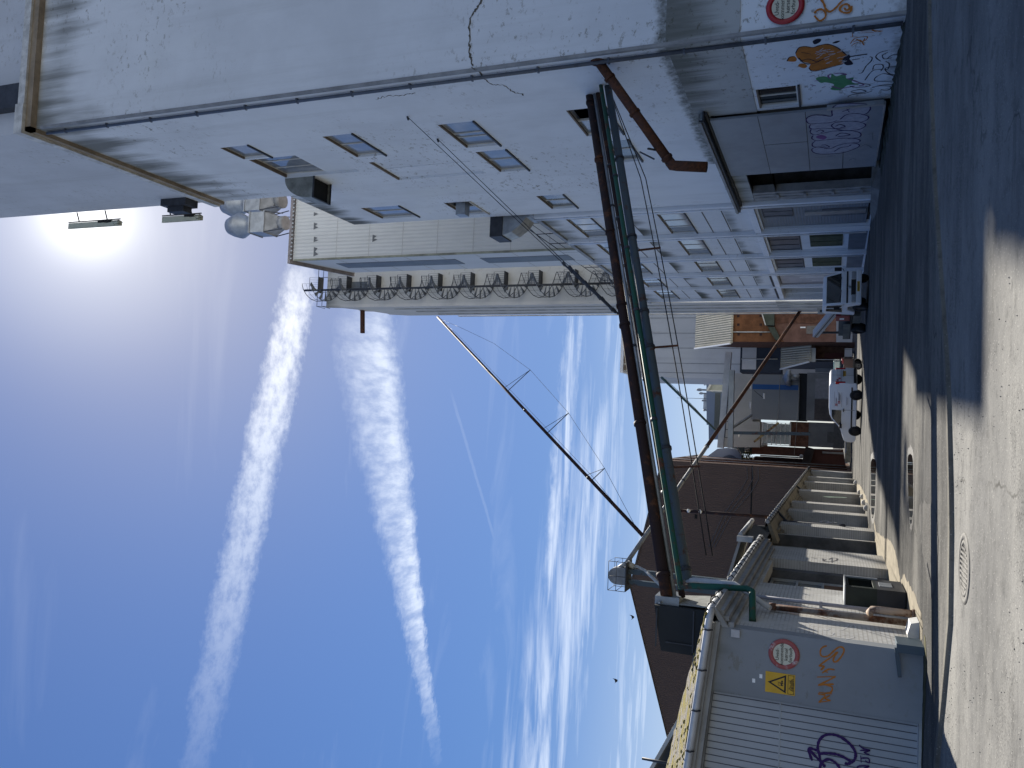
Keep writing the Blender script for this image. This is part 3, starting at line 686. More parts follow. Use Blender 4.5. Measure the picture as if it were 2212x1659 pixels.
# metal cowl elbow on the roof edge and roof railing
hc = thing('roof_duct', 'square sheet metal duct elbow on the corner of the panelled building roof', 'duct', (XR, 39.2, ZT+.2))
y0 = 38.62
pr = [(XR-.15, ZT+.22), (XR-.95, ZT+.22), (XR-.15, ZT+2.2)]
g_ = MB(); g_.prism([(XR-.95, ZT+1.75), (XR-.80, ZT+1.25), (XR-.45, ZT+.75), (XR-.06, ZT+.45), (XR-.06, ZT+.23), (XR+1.0, ZT+.23), (XR+1.0, ZT+1.75)], 'Y', 38.62, 39.9); g_.build('duct_shell', m_galv, hc)
g_ = MB(); g_.box(XR-1.02, XR+1.05, 38.56, 39.96, ZT+1.751, ZT+2.45); g_.build('duct_head', m_steel, hc)
rg = thing('roof_railing', 'thin dark railing along the roof edge of the panelled building', 'railing', (XR, 50, ZT+.2))
g_ = MB(); g_.tube([(XR+.02, 40.2, ZT+1.35), (XR+.02, 62.0, ZT+1.35)], .028, 6); g_.tube([(XR+.02, 40.2, ZT+.8), (XR+.02, 62.0, ZT+.8)], .018, 6); g_.build('rail', m_steel, rg)
for i in range(10):
    y = 40.2+i*2.42; g_ = MB(); g_.cyl((XR+.02, y, ZT+.21), (XR+.02, y, ZT+1.36), .026, None, 6); g_.build('post', m_steel, rg)

# white clad block
wb = thing('clad_block', 'white sheet metal clad block with roof fans rising behind the mill', 'building', (XR, 49, ZT))
WY0, WY1 = 46.6, 51.4
q = MB(); q.box(XR, XR+19, WY0, WY0+.1, ZT+.2, 37.2); q.build('front_cladding', m_sheet, wb)
q = MB(); q.prism([(WY0+.1, ZT+.2), (WY1, ZT+.2), (WY1, 35.4), (WY0+.1, 37.2)], 'X', XR+.002, XR+.1); q.box(XR+.1, XR+19, WY1-.1, WY1, ZT+.2, 35.3); sd2 = q.build('side_cladding', m_sheetY, wb)
q = MB()
for z in (18.0, 20.6, 23.2, 25.8, 28.4, 31.0, 33.6): q.box(XR+.05, XR+19, WY0-.012, WY0-.002, z, z+.03)
for z in (18.0, 20.6, 23.2, 25.8, 28.4, 31.0, 33.6): q.box(XR-.01, XR+.0, WY0+.1, WY1, z, z+.03)
q.build('sheet_seam', plain('seam', (.45, .45, .43), .7), wb)
q = MB()
for a_, b_, z in [(min(u_.x, v_.x), max(u_.x, v_.x), u_.z+.15) for u_, v_ in ((P(*k5(920, y0_), 'Y', WY0), P(*k5(920, y1_), 'Y', WY0)) for y0_, y1_ in ((695, 728), (780, 838), (895, 942), (980, 1058)))]+[(lambda u_, v_: (min(u_.x, v_.x), max(u_.x, v_.x), u_.z))(P(*k5(1385, 880), 'Y', WY0), P(*k5(1385, 940), 'Y', WY0))]:
    q._add([(a_, WY0-.015, z), (b_, WY0-.015, z), (b_-.1, WY0-.015, z-.32), ((a_+b_)/2, WY0-.015, z-.12), (a_+.15, WY0-.015, z-.4)], [(0,1,2,3,4)])
q.build('torn_flashing', plain('torn_flashing', (.16, .17, .18), .8), wb)
q = MB(); s0, s1 = WY0+1.5, WY0+3.1
q.box(XR-.02, XR-.001, s0, s1, 25.2, 34.6); q.box(XR-.02, XR-.001, s0, s1, ZT+1.2, 23.4); q.build('translucent_strip', plain('grey_roof_light', (.13, .145, .15), .5, 0, .15, 1), wb)
q = MB(); q.box(XR-.05, XR+.08, WY0-.05, WY0+.07, ZT+.25, 37.1); q.build('corner_flashing', plain('mossy_flashing', (.33, .34, .27), .8, 0, .25, 1), wb)
q = MB(); q._add([(XR-.25, WY0-.2, 37.5), (XR+19, WY0-.2, 37.5), (XR+19, WY1+.25, 35.55), (XR-.25, WY1+.25, 35.55), (XR-.25, WY0-.2, 37.3), (XR+19, WY0-.2, 37.3), (XR+19, WY1+.25, 35.33), (XR-.25, WY1+.25, 35.33)], [(0,1,2,3),(7,6,5,4),(0,4,5,1),(1,5,6,2),(2,6,7,3),(3,7,4,0)])
rf = q.build('roof', plain('roof_edge', (.30, .27, .27), .7, 0, .2, 2), wb)
q = MB()
for i in range(60): q.cyl((XR+.1+i*.28, WY0-.22, 37.22), (XR+.1+i*.28, WY0-.2, 37.22), .07, None, 6)
q.build('eaves_filler', m_galv, rf)
# roof fans
def fan(name, c, label, s=1.0):
    t = thing(name, label, 'roof fan', c, 'fans on the white block roof'); x, y, z = c
    a = MB(); a.cyl((x,y,z), (x,y,z+.5*s), .55*s); a._add([(x-.45*s,y-.45*s,z+.5*s),(x+.45*s,y-.45*s,z+.5*s),(x+.45*s,y+.45*s,z+.5*s),(x-.45*s,y+.45*s,z+.5*s),(x-.8*s,y-.8*s,z+1.5*s),(x+.8*s,y-.8*s,z+1.5*s),(x+.8*s,y+.8*s,z+1.5*s),(x-.8*s,y+.8*s,z+1.5*s)], [(3,2,1,0),(4,5,6,7),(0,1,5,4),(1,2,6,5),(2,3,7,6),(3,0,4,7)]); a.build('transition', m_galvd, t)
    a = MB(); a.box(x-.8*s, x+.8*s, y-.8*s, y+.8*s, z+1.5*s, z+2.9*s); a.box(x-.86*s, x+.86*s, y-.86*s, y+.86*s, z+1.45*s, z+1.55*s); a.box(x-.86*s, x+.86*s, y-.86*s, y+.86*s, z+2.85*s, z+2.95*s); a.build('fan_box', m_galv, t)
    a = MB(); a.lathe([(.72*s, 2.95*s), (.62*s, 3.35*s), (.62*s, 3.5*s), (1.02*s, 4.3*s), (.86*s, 4.95*s), (.66*s, 5.45*s), (.0, 5.5*s)], (x,y,z), 24); a.build('cowl', m_galv, t)
    for dx, dy in ((-.8,-.8),(.8,-.8),(.8,.8),(-.8,.8)): a = MB(); a.beam((x+dx*s, y+dy*s, z+1.5*s), (x+dx*.75*s, y+dy*.75*s, z-.1), .06); a.build('leg', m_steel, t)
    return t
f1 = P(*k5(665,785), 'Y', 48.4); f2 = P(*k5(640,620), 'Y', 50.0)
f1t = P(*k5(192,785), 'Y', 48.4); print('fan', f1.z, f1t.z, f2.z)
S_ = (f1t.z-f1.z)/5.5
fan('roof_fan', (f1.x, 48.4, f1.z-.15), 'large galvanised roof fan with round cowl, clear of the mill wall', S_*.97)
fan('roof_fan', (f2.x+.15, 50.0, f2.z-.15), 'large galvanised roof fan half hidden behind the mill roof edge', S_*1.05)
f3 = P(*k5(695,957), 'Y', 47.6); a = MB(); a.lathe([(.22, -.6), (.22, .15), (.36, .2), (.36, .55), (.2, .85), (0, .86)], (f3.x, 47.6, 37.2), 14); tag(a.build('roof_vent', m_galv), 'small mushroom roof vent at the edge of the white block roof', 'vent')

# stair tower
TY0, TY1 = 68.0, 76.0; TZ = 49.4
tw = thing('stair_tower', 'slim pale concrete tower with an outside spiral stair, farthest on the right', 'tower', (XR, TY0, 0))
tp = [(699,668.5), (735,670), (760,673), (800,678), (823,681), (825,684), (891,688)]
top = []
k33 = cr(1100, 850, 500/1659)
for c in ((580,1222), (800,1228), (1000,1250), (1030,1268), (1200,1272), (1385,1300), (1405,1310), (1660,1323)):
    v = P(*k33(*c), 'X', XR); top.append((v.y, v.z))
sc = TY0-top[0][0]; top = [(y+sc, z*TY0/top[0][0]*.995) for y, z in top]
y_end = top[-1][0]
q = MB(); q.prism([(TY0, -.6)]+[(TY0, top[0][1])]+[(y, z) for y, z in top[1:]]+[(y_end, -.6)], 'X', XR, XR+.3)
q.build('street_wall', plaster('grooved_tower_side', (.62, .61, .585), [(50, 6, GRIME, .7, 1.2), (6, 3, MOSS, .5, 2)], .2), tw)
q = MB(); q.box(XR+.3, XR+12, TY0, TY0+.3, ZT-1, top[0][1]); q.build('wall', m_tower, tw)
q = MB(); q.box(XR+.3, XR+12, TY0+.3, y_end, 40, 40.3); q.build('roof', m_galvd, tw)
q = MB()
for i, yy in enumerate((TY0+1.2, TY0+2.9, TY0+4.8, TY0+6.3)):
    q.box(XR-.06, XR-.002, yy, yy+.35+.1*(i % 2), .0, 42-i*1.5)
q.build('rib', plain('tower_rib', (.50, .50, .48), .9, 0, .2, 1), tw)
q = MB(); q.box(XR-.08, XR+.1, TY0+1.0, TY0+1.6, 0, 4.6); q.box(XR-.05, XR-.002, TY0+3.3, TY0+7.2, -.3, 2.9); q.build('base_door', plain('pale_base_door', (.46, .47, .43), .7, 0, .2, 1), tw)
# horizontal beam stub near the tower top
v0 = P(*k33(1087,1228), 'Y', 70.0); v1 = P(*k33(1087,1532), 'Y', 70.0)
q = MB(); q.beam((XR, 70.0, v0.z), (v1.x, 70.0, v1.z), .34, .34); tag(q.build('hoist_beam', m_rust), 'rusty square hoist beam sticking out near the tower top', 'beam')
# roof guard rail
q = thing('tower_railing', 'thin guard rail on top of the stair tower', 'railing', (XR, TY0, TZ))
zt = top[0][1]; a = MB()
for z in (zt+.6, zt+1.2): a.tube([(XR+4.6, TY0+.1, z), (XR+.15, TY0+.1, z), (XR+.15, TY0+1.5, z)], .03, 6)
a.build('rail', m_steel, q)
for x in (XR+.15, XR+1.6, XR+3.1, XR+4.6): a = MB(); a.cyl((x, TY0+.1, zt), (x, TY0+.1, zt+1.22), .03, None, 6); a.build('post', m_steel, q)
# spiral stair
s0 = P(*k33(960,960), 'Y', TY0-1.1); s1 = P(2300, 1105, 'Y', TY0-1.1)
SX, SY = s0.x, TY0-1.1
k41 = cr(1100, 900, 1400/2212)
zs = [P(*k41(xx, 375), 'Y', SY).z for xx in (330, 1960)]
TURN = abs(zs[0]-zs[1])/8
sp = thing('spiral_stair', 'dark steel spiral fire stair climbing the face of the pale tower', 'spiral stair', (SX, SY, ZT+.2))
RAD = 1.12
z0s, z1s = ZT+.3, zt+1.0
a = MB(); a.cyl((SX, SY, z0s), (SX, SY, z1s+.9), .10, None, 10); a.build('centre_pole', m_steel, sp)
NT = 12; m_tread = plain('grey_tread', (.20, .225, .26), .6, .1, .15, 2)
nst = int((z1s-z0s)/TURN*NT); tr = MB(); bal = MB(); hr = []
phase = 0.0
ph_off = math.pi*.5 - 2*math.pi*((zs[0]-z0s)/TURN)
for i in range(nst):
    an = ph_off+2*math.pi*i/NT; z = z0s+TURN*i/NT; d = 2*math.pi/NT*.34
    pts = [(SX+r*math.cos(an+s_*d), SY+r*math.sin(an+s_*d)) for r, s_ in ((.1,-1),(RAD,-1),(RAD,1),(.1,1))]
    tr._add([(x, y, z) for x, y in pts]+[(x, y, z-.05) for x, y in pts], [(0,1,2,3),(7,6,5,4),(0,4,5,1),(1,5,6,2),(2,6,7,3),(3,7,4,0)])
    bx_, by_ = SX+RAD*math.cos(an), SY+RAD*math.sin(an)
    bal.cyl((bx_, by_, z-.02), (bx_, by_, z+1.0), .011, None, 5, False)
    hr.append((bx_, by_, z+1.0))
tr.build('treads', m_tread, sp)
a = bal; a.tube(hr, .032, 6); a.tube([(x, y, z-.5) for x, y, z in hr], .014, 5); a.tube([(x, y, z-1.05) for x, y, z in hr], .03, 5); a.build('railing', m_steel, sp)
for i in range(9):
    a = MB(); gr = MB()
    z = zs[0]+1.0-TURN*i*1.0+.9
    if z < ZT+1: break
    a.box(SX-.2, SX+RAD*1.25, SY+.2, TY0-.01, z-.06, z)
    for j in range(8): gr.cyl((SX+RAD*1.2-j*.18, SY+.2, z), (SX+RAD*1.2-j*.18, SY+.2, z+1.0), .012, None, 5, False)
    gr.tube([(SX+RAD*1.2, SY+.2, z+1.0), (SX+RAD*1.2-1.3, SY+.2, z+1.0)], .022, 5)
    a.build('landing', m_steel, sp); gr.build('landing_rail', m_steel, sp)
a = MB(); a.box(SX+.0, SX+.95, TY0-.06, TY0-.001, zs[0]-3.3, zs[0]-1.2); tag(a.build('tower_door', plain('blue_grey_door', (.13, .15, .175), .6)), 'blue grey door on the tower near the top of the spiral stair', 'door')

# ================================================================== LEFT SIDE: low warehouse with signs
XL = -3.5
kf = cr(2550, 2300, .5425); kv = cr(2500, 2400, .3763); kk2 = cr(2300, 2000, .4219); kg = cr(2650, 2200, .24864); kb_ = cr(3200, 2200, .2411)
m_front = plaster('grey_painted_wall', (.25, .265, .28), [(3.6, 1.4, GRIME, .6, 2.0)], .5, .16)
g = G('worn_limewash', .92, 0, .2)      # old limewash over brick: courses show through
z_ = g.xyz(); br = g.n('ShaderNodeTexBrick', {'Vector': g.n('ShaderNodeCombineXYZ', {0: z_[1], 1: z_[2], 2: 0.0}).outputs[0], 'Scale': 1.0, 'Mortar Size': .012, 'Brick Width': .24, 'Row Height': .075, 'Color1': (.48, .475, .46, 1), 'Color2': (.40, .40, .39, 1), 'Mortar': (.30, .29, .27, 1)})
c = g.mix(g.map(g.noise(1.1, 6, .65), .35, .7), br.outputs[0], (.46, .45, .42))
c = g.mix(g.map(g.noise(.7, 7, .7, (1, 1, .4)), .5, .7, 0, .7), c, (.30, .29, .265))
c = g.mix(g.map(g.noise(5, 6, .7), .56, .7, 0, .6), c, (.25, .24, .215))
c = g.mix(g.map(z_[2], .5, .0, 0, .6), c, (.22, .20, .16))
g.color(c); g.bump(br.outputs[1], -.35, .008); g.bump(g.noise(14, 6, .7), .35, .01); m_lime = g.m
m_board = plain('grey_fascia', (.30, .31, .32), .7, 0, .15, 2)
m_gutter = plain('pale_gutter', (.50, .51, .52), .45, .2, .12, 3)
g = G('mossy_tiles', .95, 0, .2)
yx = g.xyz(); wv = g.math('SINE', g.math('MULTIPLY', yx[0], 2*math.pi/.22)); ms = g.noise(2.2, 7, .7)
tile = g.mix(g.map(g.noise(5, 4), .3, .7), (.24, .225, .205), (.13, .12, .11))
mo = g.mix(g.map(g.noise(7, 5, .7), .35, .65), (.25, .20, .035), (.12, .105, .025))
g.color(g.mix(g.map(ms, .46, .56), tile, mo)); g.bump(wv, .8, .03); g.bump(g.noise(9, 6, .75), .9, .05); m_mosst = g.m
wh = thing('sign_warehouse', 'low grey warehouse corner with warning signs, roller shutter and mossy tile roof', 'warehouse', (XL, 15.2, 0))
FX1, FX2 = -4.65, -15.0
def ftop(x): return 3.27+(-3.5-x)*.105
q = MB()
q.prism([(XL, 0-.1), (FX1, -.1), (FX1, ftop(FX1)), (XL, ftop(XL))], 'Y', 15.2, 15.5)
q.prism([(FX1, ftop(FX1)-.001), (FX2, ftop(FX2)-.1), (FX2, ftop(FX2)+.25), (FX1, ftop(FX1)+.25), (XL, ftop(XL)+.25), (XL, ftop(XL))], 'Y', 15.2, 15.5)
q.build('front_wall', m_front, wh)
# street wall with deep openings (plan profile extruded)
q = MB(); WT = 3.42
q.box(XL-.3, XL, 15.5, 20.2, -.1, WT); q.box(XL-.3, XL-.0, 20.2, 23.85, 2.95, WT); q.box(XL-.95, XL, 24.3, 27.0, -.1, WT)
q.box(XL-.55, XL-.301, 15.6, 20.12, -.1, WT); q.box(XL-1.4, XL-.05, 30.85, 31.02, -.1, 4.0)
q.box(XL-.55, XL-.301, 20.121, 20.199, -.1, WT); q.box(XL-.5, XL-.1, 27.0, 30.85, 3.4, 3.9)
q.build('street_wall', m_lime, wh)
m_revealshade = plain('shaded_reveal', (.13, .132, .135), .95, 0, .25, 1.5)  # darker colour that paints the shade into the reveals of the openings
q = MB(); q.box(XL-.95, XL-.25, 23.85, 24.299, -.1, WT-.01); q.build('opening_reveal', m_revealshade, wh); q = MB(); q.box(XL-1.35, XL-.06, 30.80, 30.849, -.1, 3.9); q.build('opening_reveal', m_revealshade, wh)
# windows inside the openings
for (a, b, zt_) in ((20.2, 23.85, 2.95), (27.0, 30.85, 3.4)):
    f = MB(); x = XL-.50
    for z in (.15, .95, 1.6, 2.25, zt_-.05): f.box(x-.03, x+.03, a+.02, b-.02, z, z+.06)
    for i in range(4): yy = a+.05+(b-a-.16)*i/3; f.box(x-.035, x+.035, yy, yy+.06, 0, zt_)
    w_ = f.build('window', plain('pale_window_bars', (.36, .38, .39), .6), wh)
    f = MB(); f.box(x-.05, x-.04, a, b, 0, zt_); f.build('pane', m_glassd, w_)
f = MB(); f.box(XL-.47, XL-.42, 22.2, 23.2, 1.0, 1.6); f.build('boarded_panel', plain('red_brown_board', (.13, .075, .05), .9, 0, .2), wh)
# eaves: boxed soffit, fascia and gutter
q = MB()
for x in (0,):
    q._add([(-3.12, 14.95, 3.44), (-3.12, 26.4, 3.5), (XL+.0, 26.4, 3.3), (XL+.0, 15.15, 3.26), (-3.12, 14.95, 3.36), (-3.12, 26.4, 3.42), (XL, 26.4, 3.16), (XL, 15.15, 3.14)], [(0,1,2,3),(7,6,5,4),(0,4,5,1),(1,5,6,2),(2,6,7,3),(3,7,4,0)])
for i in range(3):
    q.box(XL+.001+i*.1, XL+.09+i*.1, 15.2, 26.3, 3.06+i*.09, 3.16+i*.09)
q.build('street_eaves', m_board, wh)
q = MB()
for i in range(2):
    a = .105
    for (x0, x1) in ((XL+.1, -15.0),):
        q._add([(x0, 15.19-i*.11, ftop(x0)+.02+i*.09), (x1, 15.19-i*.11, ftop(x1)+.02+i*.09), (x1, 15.08-i*.11, ftop(x1)+.02+i*.09), (x0, 15.08-i*.11, ftop(x0)+.02+i*.09), (x0, 15.19-i*.11, ftop(x0)+.12+i*.09), (x1, 15.19-i*.11, ftop(x1)+.12+i*.09), (x1, 15.08-i*.11, ftop(x1)+.12+i*.09), (x0, 15.08-i*.11, ftop(x0)+.12+i*.09)],
           [(3,2,1,0),(4,5,6,7),(0,1,5,4),(1,2,6,5),(2,3,7,6),(3,0,4,7)])
q.build('front_eaves', m_board, wh)
gz0 = lambda x: 3.44+(-3.2-x)*.115
q = MB(); q.tube([(-15, 14.86, gz0(-15)), (-3.36, 14.86, gz0(-3.36)), (-3.23, 14.9, 3.44), (-3.17, 15.02, 3.44), (-3.17, 16.5, 3.45)], .068, 10)
q.build('gutter', m_gutter, wh)
q = MB(); q.tube([(-3.17, 17.45, 3.46), (-3.17, 26.3, 3.50)], .068, 10); q.build('gutter', m_gutter, wh)
for x in [-3.5-.72*i for i in range(9)]: q = MB(); q.tube([(x, 14.95, gz0(x)+.07), (x, 14.80, gz0(x)+.055), (x, 14.765, gz0(x)-.02), (x, 14.84, gz0(x)-.085)], .016, 5); q.build('gutter_bracket', m_steel, wh)
for y in [15.2, 15.75, 16.3, 17.6, 18.2, 18.8, 19.4, 20, 20.7, 21.4, 22.1, 22.8, 23.5, 24.2, 25, 25.7]: q = MB(); q.tube([(-3.28, y, 3.54), (-3.12, y, 3.52), (-3.075, y, 3.44), (-3.16, y, 3.37)], .016, 5); q.build('gutter_bracket', m_steel, wh)
q = MB(); q.box(-7.5, -3.32, 14.93, 14.96, 3.5, 3.52); 
# roof slopes
h0 = Vector((-3.2, 14.88, 3.50)); h1 = P(*kk2(1030,1385), 'Y', 17.5); h2 = P(*kv(430,1230), 'Y', 20.0); h3 = P(1441/.5486, 1659/.5486, 'Y', 21.4)
q = MB(); N_ = 40
def gl(t): x = -3.2-11.8*t; return Vector((x, 14.86, gz0(x)+.06))
def hl(t):
    pts = [h0, h1, h2, h3, h3+(h3-h2)*5.5]; t *= 4; i = min(int(t), 3); return pts[i].lerp(pts[i+1], t-i)
gr_ = [[gl(i/N_).lerp(hl(i/N_), j/8) for j in range(9)] for i in range(N_+1)]
for row in gr_:
    for p_ in row: p_.z += random.uniform(0, .035)
q._add([p_ for row in gr_ for p_ in row], [(i*9+j, (i+1)*9+j, (i+1)*9+j+1, i*9+j+1) for i in range(N_) for j in range(8)])
q.build('front_roof', m_mosst, wh)
q = MB(); q.quad((-3.15, 14.9, 3.53), (-3.15, 25.6, 3.58), (-7.4, 25.6, 5.0), h2, h1); q.build('street_roof', m_mosst, wh)
mossb = MB(); rr = random.Random(3)
for i in range(260):
    t = rr.random(); s = rr.random(); p_ = gl(t).lerp(hl(t), s); r = rr.uniform(.02, .055)
    if (math.sin(p_.x*3.1+s*5)+math.sin(s*11+p_.x*1.7)) < -.4: continue
    mossb.lathe([(0, r*.8), (r*.7, r*.55), (r, 0), (r*.6, -.02)], (p_.x, p_.y, p_.z+.01), 6)
mo_ = mossb.build('roof_moss', plain('yellow_moss', (.22, .18, .035), .95, 0, .35, 9), wh); mo_['kind'] = 'stuff'; mo_['label'] = 'yellow moss clumps on the warehouse roof tiles'
# roller shutter door of vertical slats, in two heights
rsd = MB(); rsd.prism([(FX1-.02, .04), (FX2, .04), (FX2, ftop(FX2)+.1), (FX1-.02, ftop(FX1)+.02)], 'Y', 15.34, 15.40)
ds = rsd.build('shutter_door', plain('white_grey_slats', (.36, .38, .40), .55, 0, .06, .8), wh)
q = MB()
x = FX1-.10
while x > FX2: q.prism([(x, .06), (x-.012, .06), (x-.012, ftop(x)), (x, ftop(x))], 'Y', 15.332, 15.3395); x -= .122
q.build('slat_joint', plain('slat_groove', (.09, .10, .12), .8), ds)
q = MB(); q.box(FX2, FX1-.02, 15.325, 15.332, 2.225, 2.25); q.box(FX2, FX1, 15.2, 15.34, -.02, .05); q.build('door_rail', m_galv, ds)
q = MB(); q.box(FX1-.03, FX1-.001, 15.21, 15.40, 0, ftop(FX1)); q.build('door_jamb', m_front, wh)

# dark tin loading dormer on the roof where the tubes enter
ld = thing('dormer_box', 'black tin dormer box on the mossy roof where the overhead pipes enter', 'roof box', (-4.2, 17.5, 4))
a, b, c_, d_ = [P(*kk2(*v), 'Y', 17.5) for v in ((655,905), (715,1330), (1030,1385), (1150,990))]
dy = 1.25
q = MB(); q._add([a, b, c_+Vector((0,0,-.25)), d_+Vector((.06,0,-.2)), a+Vector((0,dy,.02)), b+Vector((0,dy,.02)), c_+Vector((0,dy,-.2)), d_+Vector((.06,dy,-.2))], [(0,1,2,3),(7,6,5,4),(0,4,5,1),(1,5,6,2),(2,6,7,3),(3,7,4,0)])
q.build('box_body', plain('black_tin', (.012, .016, .02), .65, 0, .2, 1), ld)
q = MB(); cx = a.x+.012
q._add([(cx, 17.72, a.z-.25), (cx+.05, 17.55, d_.z-.02), (cx+.05, 18.72, d_.z+.1), (cx, 18.7, a.z-.45), (cx+.03, 17.72, a.z-.25), (cx+.08, 17.55, d_.z-.02), (cx+.08, 18.72, d_.z+.1), (cx+.03, 18.7, a.z-.45)], [(0,1,2,3),(7,6,5,4),(0,4,5,1),(1,5,6,2),(2,6,7,3),(3,7,4,0)])
q.build('lead_flashing', plain('lead_flashing', (.34, .345, .33), .7, 0, .2, 3), ld)
q = MB(); q.beam(a+Vector((.05,.02,-.1)), a+Vector((.05,.9,-.12)), .04); q.box(cx-.02, cx+.16, 17.65, 18.35, a.z-.5, a.z+.02); q.build('pipe_collar', m_galv, ld)
q = MB(); q.box(b.x+.08, a.x-.05, 17.47, 17.495, a.z-.08, a.z-.05); q.box(b.x+.05, a.x-.02, 17.47, 17.495, a.z-.86, a.z-.83); q.beam((b.x+.2, 17.48, b.z-.1), (b.x+.2, 17.48, b.z-.7), .025); q.build('tin_seam', m_steel, ld)

# rust downpipe, plastic downpipe, stub pipe, cabinet and small things at the wall foot
q = MB(); q.tube([(XL+.10, 16.98, 2.55), (XL+.10, 16.98, .02)], .062, 10); q.cyl((XL+.10, 16.98, 2.45), (XL+.10, 16.98, 2.58), .075); tag(q.build('downpipe', rusty('rusty_pipe', (.24, .21, .18), .45)), 'rusty brown downpipe on the sunlit limewashed warehouse wall', 'downpipe')
q = MB(); q.tube([(XL+.07, 18.0, 2.95), (XL+.07, 18.0, .3)], .04, 8); q.box(XL, XL+.12, 17.96, 18.04, 1.6, 1.66); tag(q.build('downpipe', plain('lilac_pvc', (.36, .36, .40), .5)), 'thin pale lilac downpipe on the limewashed warehouse wall', 'downpipe')
q = MB(); q.tube([(XL+.32, 16.75, 0), (XL+.32, 16.75, .62), (XL+.31, 16.77, .72), (XL+.22, 16.9, .76)], .07, 12); q.cyl((XL+.32, 16.75, 0), (XL+.32, 16.75, .05), .085); tag(q.build('stub_pipe', rusty('stub_rust', (.36, .28, .22), .4)), 'short rusty stub pipe with cream bent top rising from the ground', 'pipe')
cb = thing('cabinet', 'dark green and black open topped cabinet standing against the warehouse wall', 'cabinet', (XL+.2, 19.0, 0))
q = MB(); q.box(XL+.02, XL+.42, 18.42, 19.7, .03, .56); q.build('base', plain('black_base', (.035, .037, .042), .5, 0, .2, 2), cb)
q = MB(); q.wall((XL+.42, 18.45, .56), (0,1,0), (1,0,0), (0, 1.25, 0, .60), [(.12, 1.12, .06, .54)], .04); q.wall((XL+.02, 18.42, .56), (1,0,0), (0,-1,0), (0, .4, 0, .60), [], .03); q.box(XL+.02, XL+.38, 19.66, 19.7, .56, 1.16); q.build('case', plain('dark_green_case', (.015, .024, .018), .5, 0, .25, 2), cb)
q = MB(); q.box(XL+.0, XL+.45, 18.38, 19.74, 1.16, 1.185); q.build('top_plate', m_galv, cb)
q = MB(); q.box(XL+.421, XL+.45, 19.62, 19.70, .5, 1.159); q.box(XL+.421, XL+.43, 18.8, 19.3, .25, .5); q.build('corner_post', m_galv, cb)
q = MB(); q.prism([(XL+.02, 0), (XL+.34, 0), (XL+.30, .14), (XL+.10, .19), (XL+.02, .17)], 'Y', 15.95, 16.42); tag(q.build('junction_box', plain('white_plastic_box', (.62, .62, .60), .5)), 'small white box at the foot of the sunlit wall beside the corner', 'box')
cg = thing('corner_guard', 'blue grey steel corner guard with a side arm at the foot of the sign wall', 'wall guard', (XL, 15.2, 0))
q = MB(); q.box(XL+.005, XL+.10, 15.12, 15.75, 0, .40); q.box(XL-.02, XL+.12, 15.06, 15.12, 0, .42); q.build('guard_plate', m_bluep, cg)
q = MB(); q.beam((XL+.05, 15.10, .42), (XL-.42, 15.08, .36), .06); q.build('arm', m_bluep, cg)
q = MB(); q.box(XL-.15, XL-.02, 15.14, 15.19, 2.95, 3.1); tag(q.build('wall_lamp', plain('pale_lamp', (.5,.5,.52), .5)), 'small square pale lamp box under the eaves by the wall corner', 'lamp')

# raised hood over the deep doorway between the two warehouses
dh = thing('doorway_hood', 'raised tin roofed hood over the deep doorway between the warehouses', 'canopy', (XL, 28, 3.5))
q = MB(); q._add([(-3.1, 25.2, 4.0), (-3.1, 29.9, 4.08), (-6.2, 29.9, 4.9), (-6.2, 25.2, 4.85), (-3.1, 25.2, 3.92), (-3.1, 29.9, 4.0), (-6.2, 29.9, 4.8), (-6.2, 25.2, 4.75)], [(0,1,2,3),(7,6,5,4),(0,4,5,1),(1,5,6,2),(2,6,7,3),(3,7,4,0)]); q.build('hood_roof', m_board, dh)
q = MB(); q.tube([(-3.05, 25.2, 3.98), (-3.05, 29.9, 4.05)], .075, 8); q.build('gutter', m_gutter, dh)
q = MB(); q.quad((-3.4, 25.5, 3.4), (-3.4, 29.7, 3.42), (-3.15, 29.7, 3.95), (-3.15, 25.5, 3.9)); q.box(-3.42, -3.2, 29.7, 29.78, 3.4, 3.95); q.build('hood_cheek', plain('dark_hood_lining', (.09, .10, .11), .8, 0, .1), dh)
q = MB(); q.box(-3.2, -3.04, 24.9, 25.2, 3.6, 4.05); q.build('hood_end', m_galv, dh)

# pilastered warehouse
pw = thing('pilaster_warehouse', 'long limewashed warehouse with a row of pilasters and a tiled eave', 'warehouse', (XL, 31, 0))
q = MB(); q.box(XL-.75, XL-.28, 31.02, 86, -.7, 3.6); q.build('wall', m_lime, pw)
LIT = [(31.02, 31.9, 0), (32.2, 33.3, .12), (35.0, 37.0, 0), (38.1, 39.3, .14), (41.8, 42.8, .24), (45.6, 48.2, .05), (50.9, 52.6, .24), (54.2, 57.0, .05), (61.2, 62.4, .24), (62.4, 66.4, .05), (69.2, 70.2, .24), (74.5, 79.2, .05), (81.5, 84, .24)]
for a, b, dx in LIT:
    if dx >= .12:
        q = MB(); q.box(XL-.279, XL-.28+dx+.32, a, b, -.5, 3.25); q.build('pilaster', m_lime, pw)
    else:
        q = MB(); q.box(XL-.279, XL-.2+dx, a, b, -.5, 2.9); q.build('wall_panel', m_lime, pw)
q = MB(); q._add([(-3.1, 29.6, 3.52), (-3.1, 86, 3.52), (XL-.25, 86, 3.3), (XL-.25, 29.6, 3.3), (-3.1, 29.6, 3.42), (-3.1, 86, 3.42), (XL-.25, 86, 3.15), (XL-.25, 29.6, 3.15)], [(0,1,2,3),(7,6,5,4),(0,4,5,1),(1,5,6,2),(2,6,7,3),(3,7,4,0)])
for i in range(3): q.box(XL-.27+i*.12, XL-.16+i*.12, 30.9, 86, 3.0+i*.1, 3.1+i*.1)
q.build('eaves', plain('tan_eaves', (.30, .265, .20), .9, 0, .2, 1), pw)
